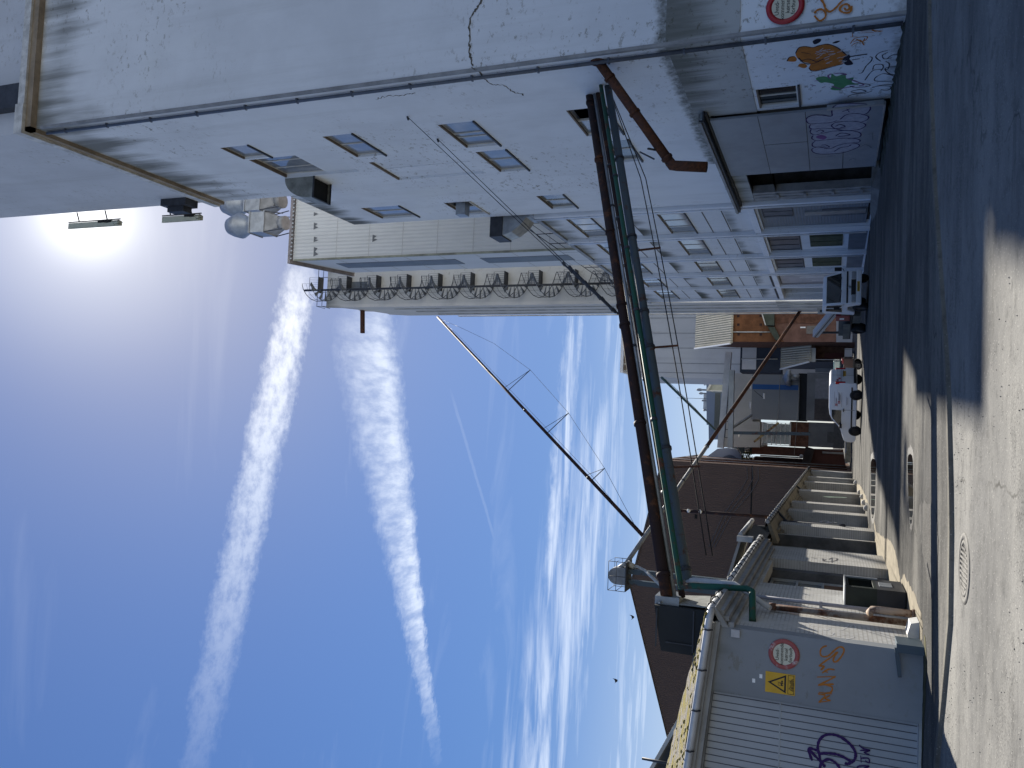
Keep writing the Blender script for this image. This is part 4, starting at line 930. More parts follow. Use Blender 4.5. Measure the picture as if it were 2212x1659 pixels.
q = MB(); q.quad((-3.05, 29.6, 3.56), (-3.05, 86, 3.56), (-7.5, 86, 4.7), (-7.5, 29.6, 4.7)); q.build('roof', m_mosst, pw)
q = MB(); q.tube([(-3.03, 29.6, 3.52), (-3.03, 86, 3.52)], .07, 8); q.build('gutter', m_gutter, pw)
y = 29.8
while y < 86: q = MB(); q.tube([(-3.12, y, 3.6), (-2.98, y, 3.58), (-2.94, y, 3.5), (-3.03, y, 3.43)], .018, 5); q.build('gutter_bracket', m_steel, pw); y += .95
q = MB(); q.tube([(XL+.12, 33.5, 3.2), (XL+.12, 33.5, 1.2), (XL+.2, 33.1, 1.0)], .07, 8); q.tube([(-3.06, 34.2, 3.45), (XL+.05, 34.0, 3.05), (XL+.1, 33.5, 3.0)], .05, 8); q.build('downpipe', m_steel, pw)
q = MB(); q.tube([(-3.06, 52.6, 3.45), (XL+.1, 52.6, 3.0), (XL+.12, 52.7, 2.6)], .06, 8); q.build('downpipe', m_steel, pw)
# concrete splash stones by the pilasters
for y in (38.6, 42.2, 45.3, 51.5, 61.5):
    q = MB(); r = random.uniform(.12, .2); q.lathe([(0, r*1.2), (r*.8, r), (r, .3*r), (r*.9, -.02)], (XL+.35+random.uniform(0,.2), y, gz(y)), 7); tag(q.build('guard_stone', plain('whitewashed_stone', (.60, .59, .56), .9, 0, .15, 5)), 'pale whitewashed guard stone at a pilaster foot', 'stone', 'guard stones along the warehouse wall')

# another small gable roof behind, with a vent pipe
sg = thing('back_shed', 'dark gabled shed with a pale verge behind the mossy roof', 'shed', (-9, 24, 0))
v0, v1 = P(*kv(430,1230), 'Y', 24), P(*kv(205,1625), 'Y', 24); dv = (v1-v0)
e0 = v0-dv*.4; e1 = v1+dv*3.0
q = MB(); q._add([e0, e1, Vector((e1.x, 24, 0)), Vector((e0.x, 24, 0)), e0+Vector((0,9,0)), e1+Vector((0,9,0)), Vector((e1.x, 33, 0)), Vector((e0.x, 33, 0))], [(0,1,2,3),(7,6,5,4),(0,4,5,1),(1,5,6,2),(2,6,7,3),(3,7,4,0)]); q.build('gable_wall', plain('dark_gable', (.05, .055, .06), .9), sg)
q = MB(); q.beam(e0+Vector((0,-.1,.03)), e1+Vector((0,-.1,.03)), .12, .10); q.build('verge', m_frame, sg)
a0 = P(*kv(315,1605), 'Y', 21.5); a1 = P(*kv(75,1575), 'Y', 21.5); q = MB(); q.cyl((a0.x, 21.5, a0.z-.6), (a0.x, 21.5, a1.z), .035); tag(q.build('vent_pipe', m_steel), 'thin dark vent pipe standing on the mossy roof at the left edge', 'pipe')

# ================================================================== OVERHEAD TUBES
def along(a, b, t): return tuple(a[i]+(b[i]-a[i])*t for i in range(3))
def collars(mb, a, b, r, ts):
    A, B = Vector(a), Vector(b); d = (B-A).normalized()
    for t in ts:
        p = A.lerp(B, t); mb.cyl(p-d*.04, p+d*.04, r*1.22, None, 12)
    return mb
def flanges(parent, mat, a, b, r, ts):
    for t_ in ts: collars(MB(), a, b, r, (t_,)).build('flange', mat, parent)
PA, PB = (10.8, 24.8, 9.12), (-3.62, 17.75, 4.75)
ta = thing('overhead_tube', 'thick brown grain tube crossing overhead, topmost of the bundle', 'overhead pipe', PA, 'grain tubes crossing the yard')
q = MB(); q.cyl(PA, PB, .128, None, 16); q.build('tube', m_rustd, ta)
flanges(ta, m_rustd, PA, PB, .128, (.02, .18, .36, .52, .56, .74, .97))
def tubeline(label, a, b, r, mat, ts, fl=True, n=12):
    t = thing('overhead_tube', label, 'overhead pipe', a, 'grain tubes crossing the yard')
    q = MB(); q.cyl(a, b, r, None, n); q.build('tube', mat, t)
    if fl and ts: flanges(t, m_steel, a, b, r, ts)
    return t
tubeline('thin grey tube squeezed between the two brown overhead tubes', (10.8, 24.7, 8.93), (-3.62, 17.85, 4.60), .05, m_galv, (.3, .6), True)
tubeline('thin dark brown tube running under the grey one in the bundle', (10.8, 24.66, 8.80), (-3.62, 17.95, 4.45), .07, m_rustd, (.2, .33, .5, .66, .85))
# green tube with its drop to the wall
GA, GBend = (10.8, 24.1, 8.55), (-3.28, 17.25, 4.37)
t = thing('overhead_tube', 'bright green tube that crosses overhead then drops in front of the sign warehouse', 'overhead pipe', GA, 'grain tubes crossing the yard')
lowp = P(1630/.5486, 1283/.5486, 'X', -3.1); q = MB(); q.tube([GA, along(GA, GBend, .5), along(GA, GBend, .985), GBend, (-3.2, 17.1, 4.2), (-3.12, 16.9, 3.6), (-3.06, lowp.y+.25, 2.98), (-3.08, lowp.y+.1, 2.88), (-3.14, lowp.y-.05, 2.86), (-3.5, 15.9, 2.80)], .065, 10); q.build('tube', m_greenp, t)
flanges(t, m_steel, GA, GBend, .065, (.25, .42, .55, .75))
BA, BB = (10.8, 24.25, 8.36), (-3.3, 18.1, 4.45)
bb1 = P(1484/.5486, 1254/.5486, 'X', -3.25)
BB = (-3.25, bb1.y, bb1.z)
t = thing('overhead_tube', 'thick blue grey tube hanging just below the green one', 'overhead pipe', BA, 'grain tubes crossing the yard')
q = MB(); q.cyl(BA, BB, .115, None, 14); q.build('tube', m_bluep, t); flanges(t, m_steel, BA, BB, .115, (.2, .39, .55, .62, .8, .985))
we = P(*kg(1540,770), 'X', -3.36)
q = MB(); q.tube([BB, (-3.2, bb1.y-.1, bb1.z-.18), (-3.15, bb1.y-.35, 3.9), (-3.1, bb1.y-.6, 3.3), (-3.25, we.y+.2, 2.85), (-3.38, we.y, we.z)], .055, 10); q.build('drop_pipe', plain('white_drop_pipe', (.52, .53, .53), .5, 0, .12), t)
# twin cables slung under the blue tube on brackets
t = thing('cable_pair', 'two thin black cables slung on brackets under the blue grey tube', 'cable', BA)
for k, dz in ((0, -.42), (1, -.56)):
    q = MB(); pts = []
    for i in range(13):
        s = i/12; p_ = Vector(along(BA, (-2.9, 19.5, 4.6), s)); pts.append((p_.x, p_.y+.05*k, p_.z+dz*min(1, s*4)-.12*math.sin(s*math.pi)))
    q.tube(pts, .016, 6); q.build('cable', m_black, t)
for s in (.42, .62, .83):
    p_ = Vector(along(BA, BB, s)); q = MB(); q.beam((p_.x, p_.y, p_.z-.1), (p_.x+.06, p_.y+.05, p_.z-.72), .05); q.build('bracket', m_rust, t)
# stay wires from the mill wall to the brown tube
s0 = P(880/.5486, 252/.5486, 'X', XR); s1 = P(945/.5486, 300/.5486, 'X', XR); hook = Vector(along(PA, PB, .535)) + Vector((0, 0, .2))
for a, b, lb in ((s0, hook, 'thin stay wire from the mill wall to the brown tube, the upper one'), (s1, hook+Vector((-.02, 0, -.06)), 'thin stay wire from the mill wall to the brown tube, the lower one')):
    t = thing('stay_wire', lb, 'wire', a, 'stay wires'); q = MB(); q.tube([a, along(a, b, .8)], .013, 5); q.build('wire', m_steel, t)
    q = MB(); q.tube([along(a, b, .8), along(a, b, .9), b], .028, 6)
    for s in (.80, .83, .87, .9, .94, .985): p_ = Vector(along(a, b, s)); q.cyl(p_-Vector((.05, 0, .04)), p_+Vector((.05, 0, .04)), .045, None, 6)
    q.build('turnbuckle', m_steel, t); q = MB(); q.cyl(Vector(a), Vector(a)+Vector((-.12, 0, -.05)), .04); q.build('wall_eye', m_steel, t)

# rusty discharge spout from the mill wall
r0 = P(1292/.5486, 133/.5486, 'X', XR); r1 = P(1452/.5486, 357/.5486, 'Y', 23.0); r2 = P(1527/.5486, 361/.5486, 'Y', 23.0)
t = thing('discharge_spout', 'rusty sloping discharge spout with a bent nozzle on the mill wall', 'spout', r0)
q = MB(); q.cyl((XR+.02, r0.y, r0.z), r1, .14, None, 16); q.build('tube', m_rust, t)
q = MB(); q.tube([Vector(r1)+(Vector(r0)-Vector(r1)).normalized()*.12, r1, (r1.x-.03, r1.y, r1.z-.15), (r2.x, r2.y, r2.z)], [.15, .155, .15, .15], 14); q.build('nozzle', m_rust, t)
flanges(t, m_rust, tuple(r0), tuple(r1), .14, (.16, .5, .93))
q = MB(); d = (Vector(r0)-Vector(r1)).normalized(); p_ = Vector(r1)+d*.5; q.beam(p_+Vector((0, -.35, .35)), p_+Vector((.1, .25, .05)), .05); q.beam(p_+Vector((-.1, .3, .3)), p_+Vector((.4, 1.0, .9)), .035); q.build('clamp', m_steel, t)
# shallow wall marks where the tubes go through
q = MB(); q.cyl((XR-.05, r0.y, r0.z), (XR+.02, r0.y, r0.z), .23); tag(q.build('wall_collar', m_rust), 'rusty collar where the discharge spout leaves the wall', 'collar')

# ================================================================== BROWN GABLED STORE AND ELEVATOR
m_brown = corrug('brown_corrugated_steel', (.105, .068, .054), 'X', .20, .7, .10, .02, 0, .12, None, .8)
m_brownY = corrug('rusty_corrugated_side', (.16, .08, .05), 'Y', .35, .8, .3, .03, 0, .4, (.07, .04, .03))
BY = 87.0
bs_ = thing('brown_store', 'big dark brown corrugated gabled store behind the low warehouses', 'warehouse', (-16, BY, 0))
R_ = P(1362/.5486, 1265/.5486, 'Y', BY); LL = P(1445/.5486, 1600/.5486, 'Y', BY); RR = P(1447/.5486, 990/.5486, 'Y', BY)
mid = P(1400/.5486, 1010/.5486, 'Y', BY)
ml = (R_.z-LL.z)/(R_.x-LL.x); 
rx = -3.25; topr = P(1430/.5486, 1012/.5486, 'Y', BY).z
lx = LL.x-2
q = MB(); q.prism([(lx, -.6), (rx, -.6), (rx, topr), (R_.x, R_.z), (LL.x, LL.z), (LL.x-.01, LL.z-2.2), (lx, LL.z-2.6)], 'Y', BY, BY+.3); q.build('gable_wall', m_brown, bs_)
q = MB(); q.box(rx-.3, rx, BY+.3, BY+26, -.6, topr-.1); q.build('street_wall', m_brownY, bs_)
q = MB(); q._add([(rx+.1, BY-.15, topr+.05), (R_.x, BY-.15, R_.z+.1), (R_.x, BY+26, R_.z+.1), (rx+.1, BY+26, topr+.05), (rx+.1, BY-.15, topr-.1), (R_.x, BY-.15, R_.z-.05), (R_.x, BY+26, R_.z-.05), (rx+.1, BY+26, topr-.1)], [(0,1,2,3),(7,6,5,4),(0,4,5,1),(1,5,6,2),(2,6,7,3),(3,7,4,0)])
q._add([(LL.x-.2, BY-.15, LL.z+.05), (R_.x, BY-.15, R_.z+.1), (R_.x, BY+26, R_.z+.1), (LL.x-.2, BY+26, LL.z+.05)], [(0,1,2,3)]); q.build('roof', plain('dark_roof_edge', (.10, .09, .09), .7), bs_)
q = MB()
for x, z in ((-19, 13), (-25, 12.3), (-10.8, 9.3), (-9.2, 14.5), (-22, 17.2)): q.box(x, x+.45, BY-.03, BY-.002, z, z+.28)
q.box(lx, rx, BY-.025, BY-.002, 9.0, 9.14); q.build('small_opening', m_dark, bs_)
q = MB()
for i in range(3): q.tube([(-3.4, BY-.06, 9.6-.55*i), (-4.6, BY-.06, 9.5-.55*i), (-6.0, BY-.06, 10.2-.55*i), (-8.5, BY-.06, 11.8-.4*i), (-12, BY-.06, 13.2-.3*i)], .04, 5)
q.build('conduit', plain('grey_conduit', (.13, .12, .12), .7), bs_)
for y in (88.5, 90, 92, 95, 99):
    q = MB(); q.tube([(rx+.12, y, topr-.5), (rx+.12, y, .0)], .07, 6); q.build('downpipe', m_galvd if y in (90, 99) else m_rust, bs_)
# bucket elevator in front of it
EX, EYY = P(1380/.5486, 1245/.5486, 'Y', 45.0).x, 45.0
hd_ = P(*kk2(235,620), 'Y', EYY); lg0 = P(*kk2(430,690), 'Y', EYY); lg1 = P(*kk2(430,590), 'Y', EYY)
el = thing('bucket_elevator', 'grey twin leg bucket elevator with rounded head and railed platform before the brown store', 'elevator', (EX, EYY, 0))
for x in (lg0.x, lg1.x):
    q = MB(); q.box(x-.13, x+.13, EYY-.16, EYY+.16, 2, hd_.z-.75); q.build('leg', m_bluep, el)
xm = (lg0.x+lg1.x)/2
q = MB(); W2_ = abs(lg1.x-lg0.x)/2+.18
q.prism([(xm+W2_*math.cos(a_*math.pi/10), hd_.z-.52+.52*math.sin(a_*math.pi/10)) for a_ in range(11)]+[(xm-W2_, hd_.z-1.0), (xm+W2_, hd_.z-1.0)], 'Y', EYY-.3, EYY+.3); q.build('head', m_galvd, el)
pz = P(*kk2(410,600), 'Y', EYY).z
q = MB(); q.box(xm-.75, xm+.85, EYY-.7, EYY+.7, pz-.05, pz); q.build('platform', m_steel, el)
q = MB()
for dx in (-.75, .05, .85):
    for dy in (-.7, .7): q.cyl((xm+dx, EYY+dy, pz), (xm+dx, EYY+dy, pz+.95), .018, None, 5)
for dz in (.5, .95): q.tube([(xm-.75, EYY-.7, pz+dz), (xm+.85, EYY-.7, pz+dz), (xm+.85, EYY+.7, pz+dz), (xm-.75, EYY+.7, pz+dz), (xm-.75, EYY-.7, pz+dz)], .018, 5)
q.build('platform_rail', m_steel, el)
tj = P(1389/.5486, 1164/.5486, 'Y', EYY)
h2_ = Vector((xm+W2_-.05, EYY, hd_.z-.55))
q = MB(); q.tube([h2_, (xm+.75, EYY, hd_.z-1.0)], .12, 10); e_dn = P(*kk2(740,745), 'Y', 40.0); q.tube([(xm+.5, EYY, hd_.z-1.35), (xm+.62, EYY-.1, hd_.z-1.6), (xm+.5, EYY-.4, hd_.z-2.1), e_dn], .085, 8); q.tube([(xm+.75, EYY, hd_.z-1.0), (xm+.55, EYY, hd_.z-1.4)], .16, 8); q.build('discharge_pipe', plain('cream_pipe', (.50, .49, .46), .6, 0, .15), el)
# long tubes from the elevator to the stair tower
tb = P(1728/.5486, 672/.5486, 'X', XR); T0 = (xm+.7, EYY, hd_.z-.95); T1 = (XR+.0, min(tb.y, 74.6), tb.z)
t = thing('long_tube', 'long rusty tube sloping down from the elevator to the foot of the stair tower', 'conveyor tube', T0)
q = MB(); q.cyl(T0, along(T0, T1, .36), .13, None, 10); q.build('grey_section', m_galvd, t); q = MB(); q.cyl(along(T0, T1, .36), T1, .13, None, 10); q.build('rusty_section', m_rust, t)
flanges(t, m_steel, T0, T1, .13, (.12, .24, .36, .5, .64, .8))
tt = P(956/.5486, 689/.5486, 'X', XR); U0 = along(T0, T1, .07); U1 = (XR+.05, min(tt.y, 75.6), tt.z)
bst = Vector(U0); 
t = thing('trussed_tube', 'long thin dark tube stayed by rods climbing across the sky to the stair tower', 'conveyor tube', U0)
q = MB(); q.cyl(U0, U1, .115, None, 10); q.build('tube', m_rustd, t); flanges(t, m_steel, U0, U1, .11, (.17, .43, .69, .95))
dU = (Vector(U1)-Vector(U0)); vw = (Vector(U0)*.5+Vector(U1)*.5-CAMP).normalized(); side = dU.cross(vw).normalized()
if side.z > 0: side = -side
side2 = dU.cross(side).normalized()
fr = (.16, .33, .52, .70, .86); hh = (1.2, 2.2, 2.6, 2.1, 1.0)
for sgn in (0,):
    pts = [along(U0, U1, .02)]+[tuple(Vector(along(U0, U1, f_))+side*h_) for f_, h_ in zip(fr, hh)]+[along(U0, U1, .99)]
    q = MB(); q.tube(pts, .014, 5); q.tube([along(U0, U1, .05)]+[tuple(Vector(along(U0, U1, f_))+side*.25) for f_ in fr]+[along(U0, U1, .98)], .012, 5); q.build('stay_rod', m_steel, t)
for f_, h_ in zip(fr, hh):
    q = MB(); p_ = Vector(along(U0, U1, f_)); tip = p_+side*h_; q.beam(p_, tip, .045)
    if f_ < .6: q.beam(Vector(along(U0, U1, f_+.018)), tip, .03); q.build('strut', m_steel, t)
# insulator pole behind the pilastered warehouse
p0 = P(1456/.5486, 1102/.5486, 'Y', 50.0); p1 = P(1662/.5486, 1116/.5486, 'Y', 50.0)
t = thing('insulator_pole', 'dark brown pole with white insulators behind the pilastered warehouse', 'pole', (p1.x, 50, 3))
q = MB(); q.cyl((p1.x, 50, 2), (p0.x, 50, p0.z), .10, None, 8); q.build('pole', m_rustd, t); q = MB(); q.box(p0.x-.12, p0.x+.5, 49.9, 50.1, p0.z-.15, p0.z+.15); q.build('crossarm', m_steel, t)
for dz in (.9, 1.6):
    q = MB(); q.lathe([(.0, .1), (.10, .06), (.12, -.02), (.06, -.1), (0, -.12)], (p0.x+.05, 49.85, p0.z-dz), 8); q.build('insulator', m_white, t)
# birds in the sky
def bird(px_, py_, label):
    c_ = P(px_, py_, 'Y', 60.0); mb = MB(); s = .19
    mb._add([(c_.x-s, c_.y, c_.z+.16), (c_.x-.12, c_.y-.12, c_.z+.1), (c_.x, c_.y-.28, c_.z), (c_.x+.12, c_.y-.1, c_.z+.1), (c_.x+s, c_.y, c_.z+.28), (c_.x+.14, c_.y+.14, c_.z+.08), (c_.x, c_.y+.42, c_.z-.02), (c_.x-.14, c_.y+.12, c_.z+.08), (c_.x, c_.y, c_.z-.09)], [(0,1,7), (1,2,3,5,6,7), (3,4,5), (1,8,2), (2,8,3), (5,8,6), (6,8,7), (1,7,8), (3,8,5)])
    tag(mb.build('gull', m_steel), label, 'bird')
bird(1331/.5486, 1472/.5486, 'dark gull flying in open sky above the brown store')
bird(*kk2(455,1025), 'dark small gull just above the slope of the brown store roof')

# ================================================================== FAR END OF THE YARD
f5 = cr(2600, 1200, 600/1422); f27 = cr(2750, 1200, 600/2212); f28 = cr(2850, 1650, 550/2212); f23 = cr(2300, 1200, 600/1422); f4v = cr(3000, 1350, 500/1659); f72 = cr(2700, 1350, 600/2212)
def fb(mb, p, q, Y, d=.3):
    """box whose front face spans the two surveyed corners in the plane Y"""
    a, b = P(*p, 'Y', Y), P(*q, 'Y', Y)
    return mb.box(min(a.x, b.x), max(a.x, b.x), Y, Y+d, min(a.z, b.z), max(a.z, b.z))
def fp(pts, Y): return [(v.x, v.z) for v in (P(*p, 'Y', Y) for p in pts)]
def fprism(mb, pts, Y, d): return mb.prism(fp(pts, Y), 'Y', Y, Y+d)
m_silo = plaster('silo_concrete', (.50, .52, .54), [(30, 6, GRIME, .4, 1)], .1, .08)
m_greyc = corrug('grey_corrugated', (.23, .245, .255), 'Z', .12, .6, .06, .01, 0, .1, None, .5)
m_plas = plaster('pale_far_render', (.46, .46, .43), [(14, 4, GRIME, .3, 1)], .2)
m_ddark = plain('blue_black_void', (.012, .016, .022), .8)
m_orange = plain('orange_boards', (.19, .085, .04), .85, 0, .22, 1.2, .2)
m_brick = plain('old_red_brick', (.15, .075, .05), .92, 0, .25, 2.5, .2, .3)
m_brick2 = plain('rose_brown_wall', (.19, .105, .08), .92, 0, .18, 1.5, .2)
m_tileL = corrug('pale_roman_tiles', (.50, .46, .36), 'X', .24, .85, .15, .05, 0, .3, (.30, .27, .2), 1.0)
# tall panel silo
Y = 106.0
s_ = thing('panel_silo', 'tall pale grey panel silo behind the stair tower with a small roof hut', 'silo', (10, Y, 0))
a = P(*f23(490,672), 'Y', Y); 
q = MB(); q.box(a.x, 22, Y, Y+14, -1, a.z); q.build('shaft', m_silo, s_)
q = MB()
for cy in (122, 265, 405, 548, 636): x = P(*f5(300,cy), 'Y', Y).x; q.box(x-.05, x+.05, Y-.03, Y-.002, -1, a.z-.2)
q.build('panel_joint', plain('silo_joint', (.30, .32, .34), .9), s_)
h0_, h1_ = P(*f23(340,635), 'Y', Y+2), P(*f23(490,480), 'Y', Y+2)
q = MB(); q.box(h0_.x+.3, 20, Y+2, Y+9, a.z, h0_.z-.4); ht = q.build('roof_hut', m_plas, s_); q = MB(); q.box(h0_.x, 20, Y+1.6, Y+9, h0_.z-.4, h0_.z); q.build('hut_roof', m_white, ht)
q = MB(); fb(q, f23(370,560), f23(395,610), Y+1.98, .02); fb(q, f23(368,480), f23(392,545), Y+1.98, .02); q.build('hut_window', m_soffit, ht)
# distant blue grey plant building
Y = 140.0
s_ = thing('blue_plant', 'distant blue grey flat roofed plant building with roof fans', 'building', (0, Y, 0))
q = MB(); fprism(q, [f5(430,660), f5(432,1120), f5(450,1120), f5(452,1258), f5(640,1258), f5(640,660)], Y, 20); q.build('wall', plain('blue_grey_cladding', (.15, .19, .26), .7, 0, .06, .3), s_)
q = MB(); fb(q, f5(515,700), f5(552,1175), Y-.03, .02); q.build('window_band', plain('dark_band', (.075, .085, .08), .5), s_)
for cx_, cy_, w_, tp_ in ((430, 795, 12, 338), (430, 828, 10, 360), (430, 895, 8, 385), (430, 985, 10, 400), (430, 748, 5, 405)):
    b0 = P(*f5(cx_, cy_), 'Y', Y+3); t0 = P(*f5(tp_, cy_), 'Y', Y+3); r = abs(P(*f5(cx_, cy_+w_), 'Y', Y+3).x-b0.x); hh_ = t0.z-b0.z
    q = MB(); q.lathe([(r*.7, -.5), (r*.7, hh_*.45), (r*1.1, hh_*.55), (r*1.1, hh_*.8), (r*.6, hh_), (0, hh_)], (b0.x, Y+3, b0.z), 12); q.build('roof_fan', m_galvd, s_)
q = MB(); fb(q, f5(405,830), f5(430,990), Y+3, .6); q.build('roof_duct', m_galv, s_)
q = MB(); b0 = P(*f5(440,877), 'Y', Y+3); t0 = P(*f5(155,877), 'Y', Y+3); q.cyl(b0, (b0.x, Y+3, t0.z), .06, .03, 6); q.build('mast', m_galv, s_)
# pale pitched building beside it
Y = 125.0
s_ = thing('pale_gable', 'small pale building with a slanting roof line beyond the gantry', 'building', (5, Y, 0))
q = MB(); fprism(q, [f5(440,798), f5(500,690), f5(640,690), f5(640,806)], Y, 8); q.build('wall', plain('olive_render', (.33, .34, .29), .9, 0, .1, .5), s_)
q = MB(); A_, B_ = P(*f5(438,802), 'Y', Y-.2), P(*f5(500,686), 'Y', Y-.2); q.beam(A_, B_, .3, .3); fb(q, f5(498,686), f5(640,696), Y-.2, .2); fb(q, f5(440,796), f5(640,812), Y-.2, .2); q.build('trim', m_plas, s_)
# blue truss conveyor beyond
Y = 118.0
s_ = thing('blue_conveyor', 'dark teal conveyor tube with stay rods rising right to the silo', 'conveyor tube', (5, Y, 10))
A_, B_ = P(*f5(515,1170), 'Y', Y), P(*f5(12,678), 'Y', 104.0)
q = MB(); q.cyl(A_, B_, .16, None, 8); q.build('tube', plain('teal_tube', (.02, .07, .08), .5), s_)
q = MB(); pts = [along(A_, B_, .02)]+[tuple(Vector(along(A_, B_, f_))+Vector((1.1, 0, .85))*h_) for f_, h_ in ((.3, .9), (.62, 1.1), (.85, .8))]+[along(A_, B_, 1.0)]; q.tube(pts, .035, 5); q.build('stay_rod', m_galv, s_)
for f_, h_ in ((.3, .9), (.62, 1.1), (.85, .8)): q = MB(); p_ = Vector(along(A_, B_, f_)); q.beam(p_, p_+Vector((1.1, 0, .85))*h_, .07); q.beam(along(A_, B_, f_+.05), p_+Vector((1.1, 0, .85))*h_, .05); q.build('strut', m_galv, s_)
# grey building with the blue stripe
Y = 98.0
s_ = thing('striped_building', 'grey clad building with a vertical blue stripe across the end of the yard', 'building', (4, Y, 0))
q = MB(); fprism(q, [f5(590,640), f5(590,1330), f5(930,1330), f5(930,1090), f5(862,1090), f5(862,640)], Y, 12); q.build('upper_wall', m_plas, s_)
q = MB(); fb(q, f5(860,645), f5(1290,1085), Y-.15, .15); cl_ = q.build('cladding', m_greyc, s_)
q = MB(); fb(q, f5(862,741), f5(1290,797), Y-.18, .028); q.build('blue_stripe', plain('blue_stripe', (.012, .095, .30), .5, 0, .06, .5), cl_)
q = MB(); fb(q, f5(1290,640), f5(1372,1090), Y+.2, .1); q.build('open_bay', m_ddark, s_)
q = MB(); fb(q, f5(1372,640), f5(1720,1095), Y, .3); q.build('lower_wall', plain('grey_lower', (.20, .21, .215), .85, 0, .12, .6), s_)
q = MB(); fb(q, f4v(700,465), f4v(900,730), Y-.06, .05); q.build('pale_door', plain('door_grey', (.27, .27, .28), .7), s_)
q = MB(); fb(q, f4v(690,735), f4v(900,1010), Y-.06, .05); q.build('brown_door', plain('door_brown', (.10, .085, .08), .8, 0, .2, 1), s_)
q = MB(); fb(q, f5(955,1105), f5(1210,1305), Y-.14, .1); wn_ = q.build('window', m_glassd, s_)
q = MB()
for i in range(7): fb(q, f5(955+i*42,1105), f5(957.5+i*42,1305), Y-.19, .04)
fb(q, f5(948,1098), f5(1215,1105), Y-.2, .1); fb(q, f5(948,1305), f5(1215,1312), Y-.2, .1); fb(q, f5(948,1098), f5(956,1312), Y-.2, .1); fb(q, f5(1208,1098), f5(1216,1312), Y-.2, .1); q.build('window_bar', m_frame, wn_)
q = MB(); fb(q, f5(1212,1090), f5(1380,1330), Y-.05, .2); q.build('brick_panel', m_brick, s_)
q = MB(); fb(q, f5(1380,1095), f5(1720,1340), Y, .2); q.build('garage_wall', plain('garage_grey', (.165, .17, .175), .85, 0, .12, .7), s_)
q = MB(); fb(q, f28(1640,200), f28(1740,380), Y-.08, .07); fb(q, f28(1745,60), f28(1880,470), Y-.08, .07); q.build('garage_door', plain('garage_door', (.10, .10, .10), .8), s_)
q = MB(); c0 = P(*f5(1225,683), 'Y', Y-.5); q.lathe([(.0, 1.0), (.9, .55), (1.0, .1), (.4, 0)], (c0.x, Y-.6, c0.z), 12); q.cyl((c0.x, Y-.6, c0.z), (c0.x, Y-.6, P(*f5(1300,683), 'Y', Y).z), .4); q.build('vent_cowl', m_galv, s_)
q = MB()
for c1, c2 in ((1120, 610), (1290, 600)): pass
v = [P(*f5(*c), 'Y', Y-.4) for c in ((1120,400), (1116,700), (1100,1000), (1062,1280))]; q.tube(v, .035, 5); v = [P(*f5(*c), 'Y', Y-.4) for c in ((1290,640), (1290,860), (1270,1160), (1250,1400))]; q.tube(v, .03, 5)
tag(q.build('yard_cable', plain('pale_cable', (.35, .34, .31), .6)), 'pair of thin pale cables hanging across the far grey wall', 'cable')
# gantry walkway in front
Y = 92.0
s_ = thing('gantry', 'light grey horizontal pipe gantry with lattice walkway crossing the end of the yard', 'gantry', (3, Y, 10))
q = MB(); q.beam(P(*f5(668,612), 'Y', Y), P(*f5(655,1335), 'Y', Y), .8, .55); q.build('main_beam', plain('gantry_grey', (.36, .39, .40), .6, .1, .1, 1), s_)
q = MB(); q.beam(P(*f5(640,440), 'Y', Y+.5), P(*f5(562,1335), 'Y', Y+.5), .8, .65); q.build('top_chord', plain('gantry_pale', (.47, .49, .50), .7, 0, .1, 1), s_)
q = MB(); q.beam(P(*f5(650,640), 'Y', Y-.3), P(*f5(600,1240), 'Y', Y-.3), .1); q.beam(P(*f5(640,640), 'Y', Y+.9), P(*f5(632,1240), 'Y', Y+.9), .08)
for i in range(9):
    t_ = i/8; q.beam(P(*f5(648-45*t_,640+600*t_), 'Y', Y-.3), P(*f5(648-6*t_,640+600*t_), 'Y', Y-.3), .07)
q.build('lattice', m_steel, s_)
for c in ((1185,1), (1330,0)):
    pass
q = MB(); q.beam(P(*f5(672,1195), 'Y', Y), P(*f5(1400,1205), 'Y', Y), .35, .3); q.build('post', m_bluep, s_)
q = MB(); q.beam(P(*f5(672,1148), 'Y', Y), P(*f5(852,1030), 'Y', Y+3), .22); q.build('brace', m_galvd, s_)
q = MB(); q.beam(P(*f5(875,1280), 'Y', Y), P(*f5(1105,1100), 'Y', Y), .22); tag(q.build('auger_tube', rusty('yellow_rust', (.30, .22, .10), .5)), 'slanting yellow rusty tube in front of the far window', 'tube')
for i, (c0_, c1_) in enumerate(((f5(968,826), f5(968,878)), (f5(740,1180), f5(740,1236)), (f5(842,905), f5(842,970)), (f5(845,745), f5(845,790)))):
    q = MB(); A_, B_ = P(*c0_, 'Y', Y+1), P(*c1_, 'Y', Y+1); q.cyl(A_, B_, .10, None, 8)
    tag(q.build('strip_lamp', plain('white_lamp_tube', (.8, .8, .8), .4)), ['pale strip lamp on an arm below the long rusty tube', 'pale strip lamp at the gantry end nearest the tarpaulin', 'pale strip lamp along the top edge of the grey cladding', 'short pale strip lamp beside the top of the blue stripe'][i], 'lamp', 'strip lamps at the yard end')
q = MB(); q.beam(P(*f5(875,800), 'Y', Y+1), P(*f5(960,870), 'Y', Y+1), .07); tag(q.build('lamp_arm', m_steel), 'thin dark arm that carries the strip lamp by the blue stripe', 'arm')
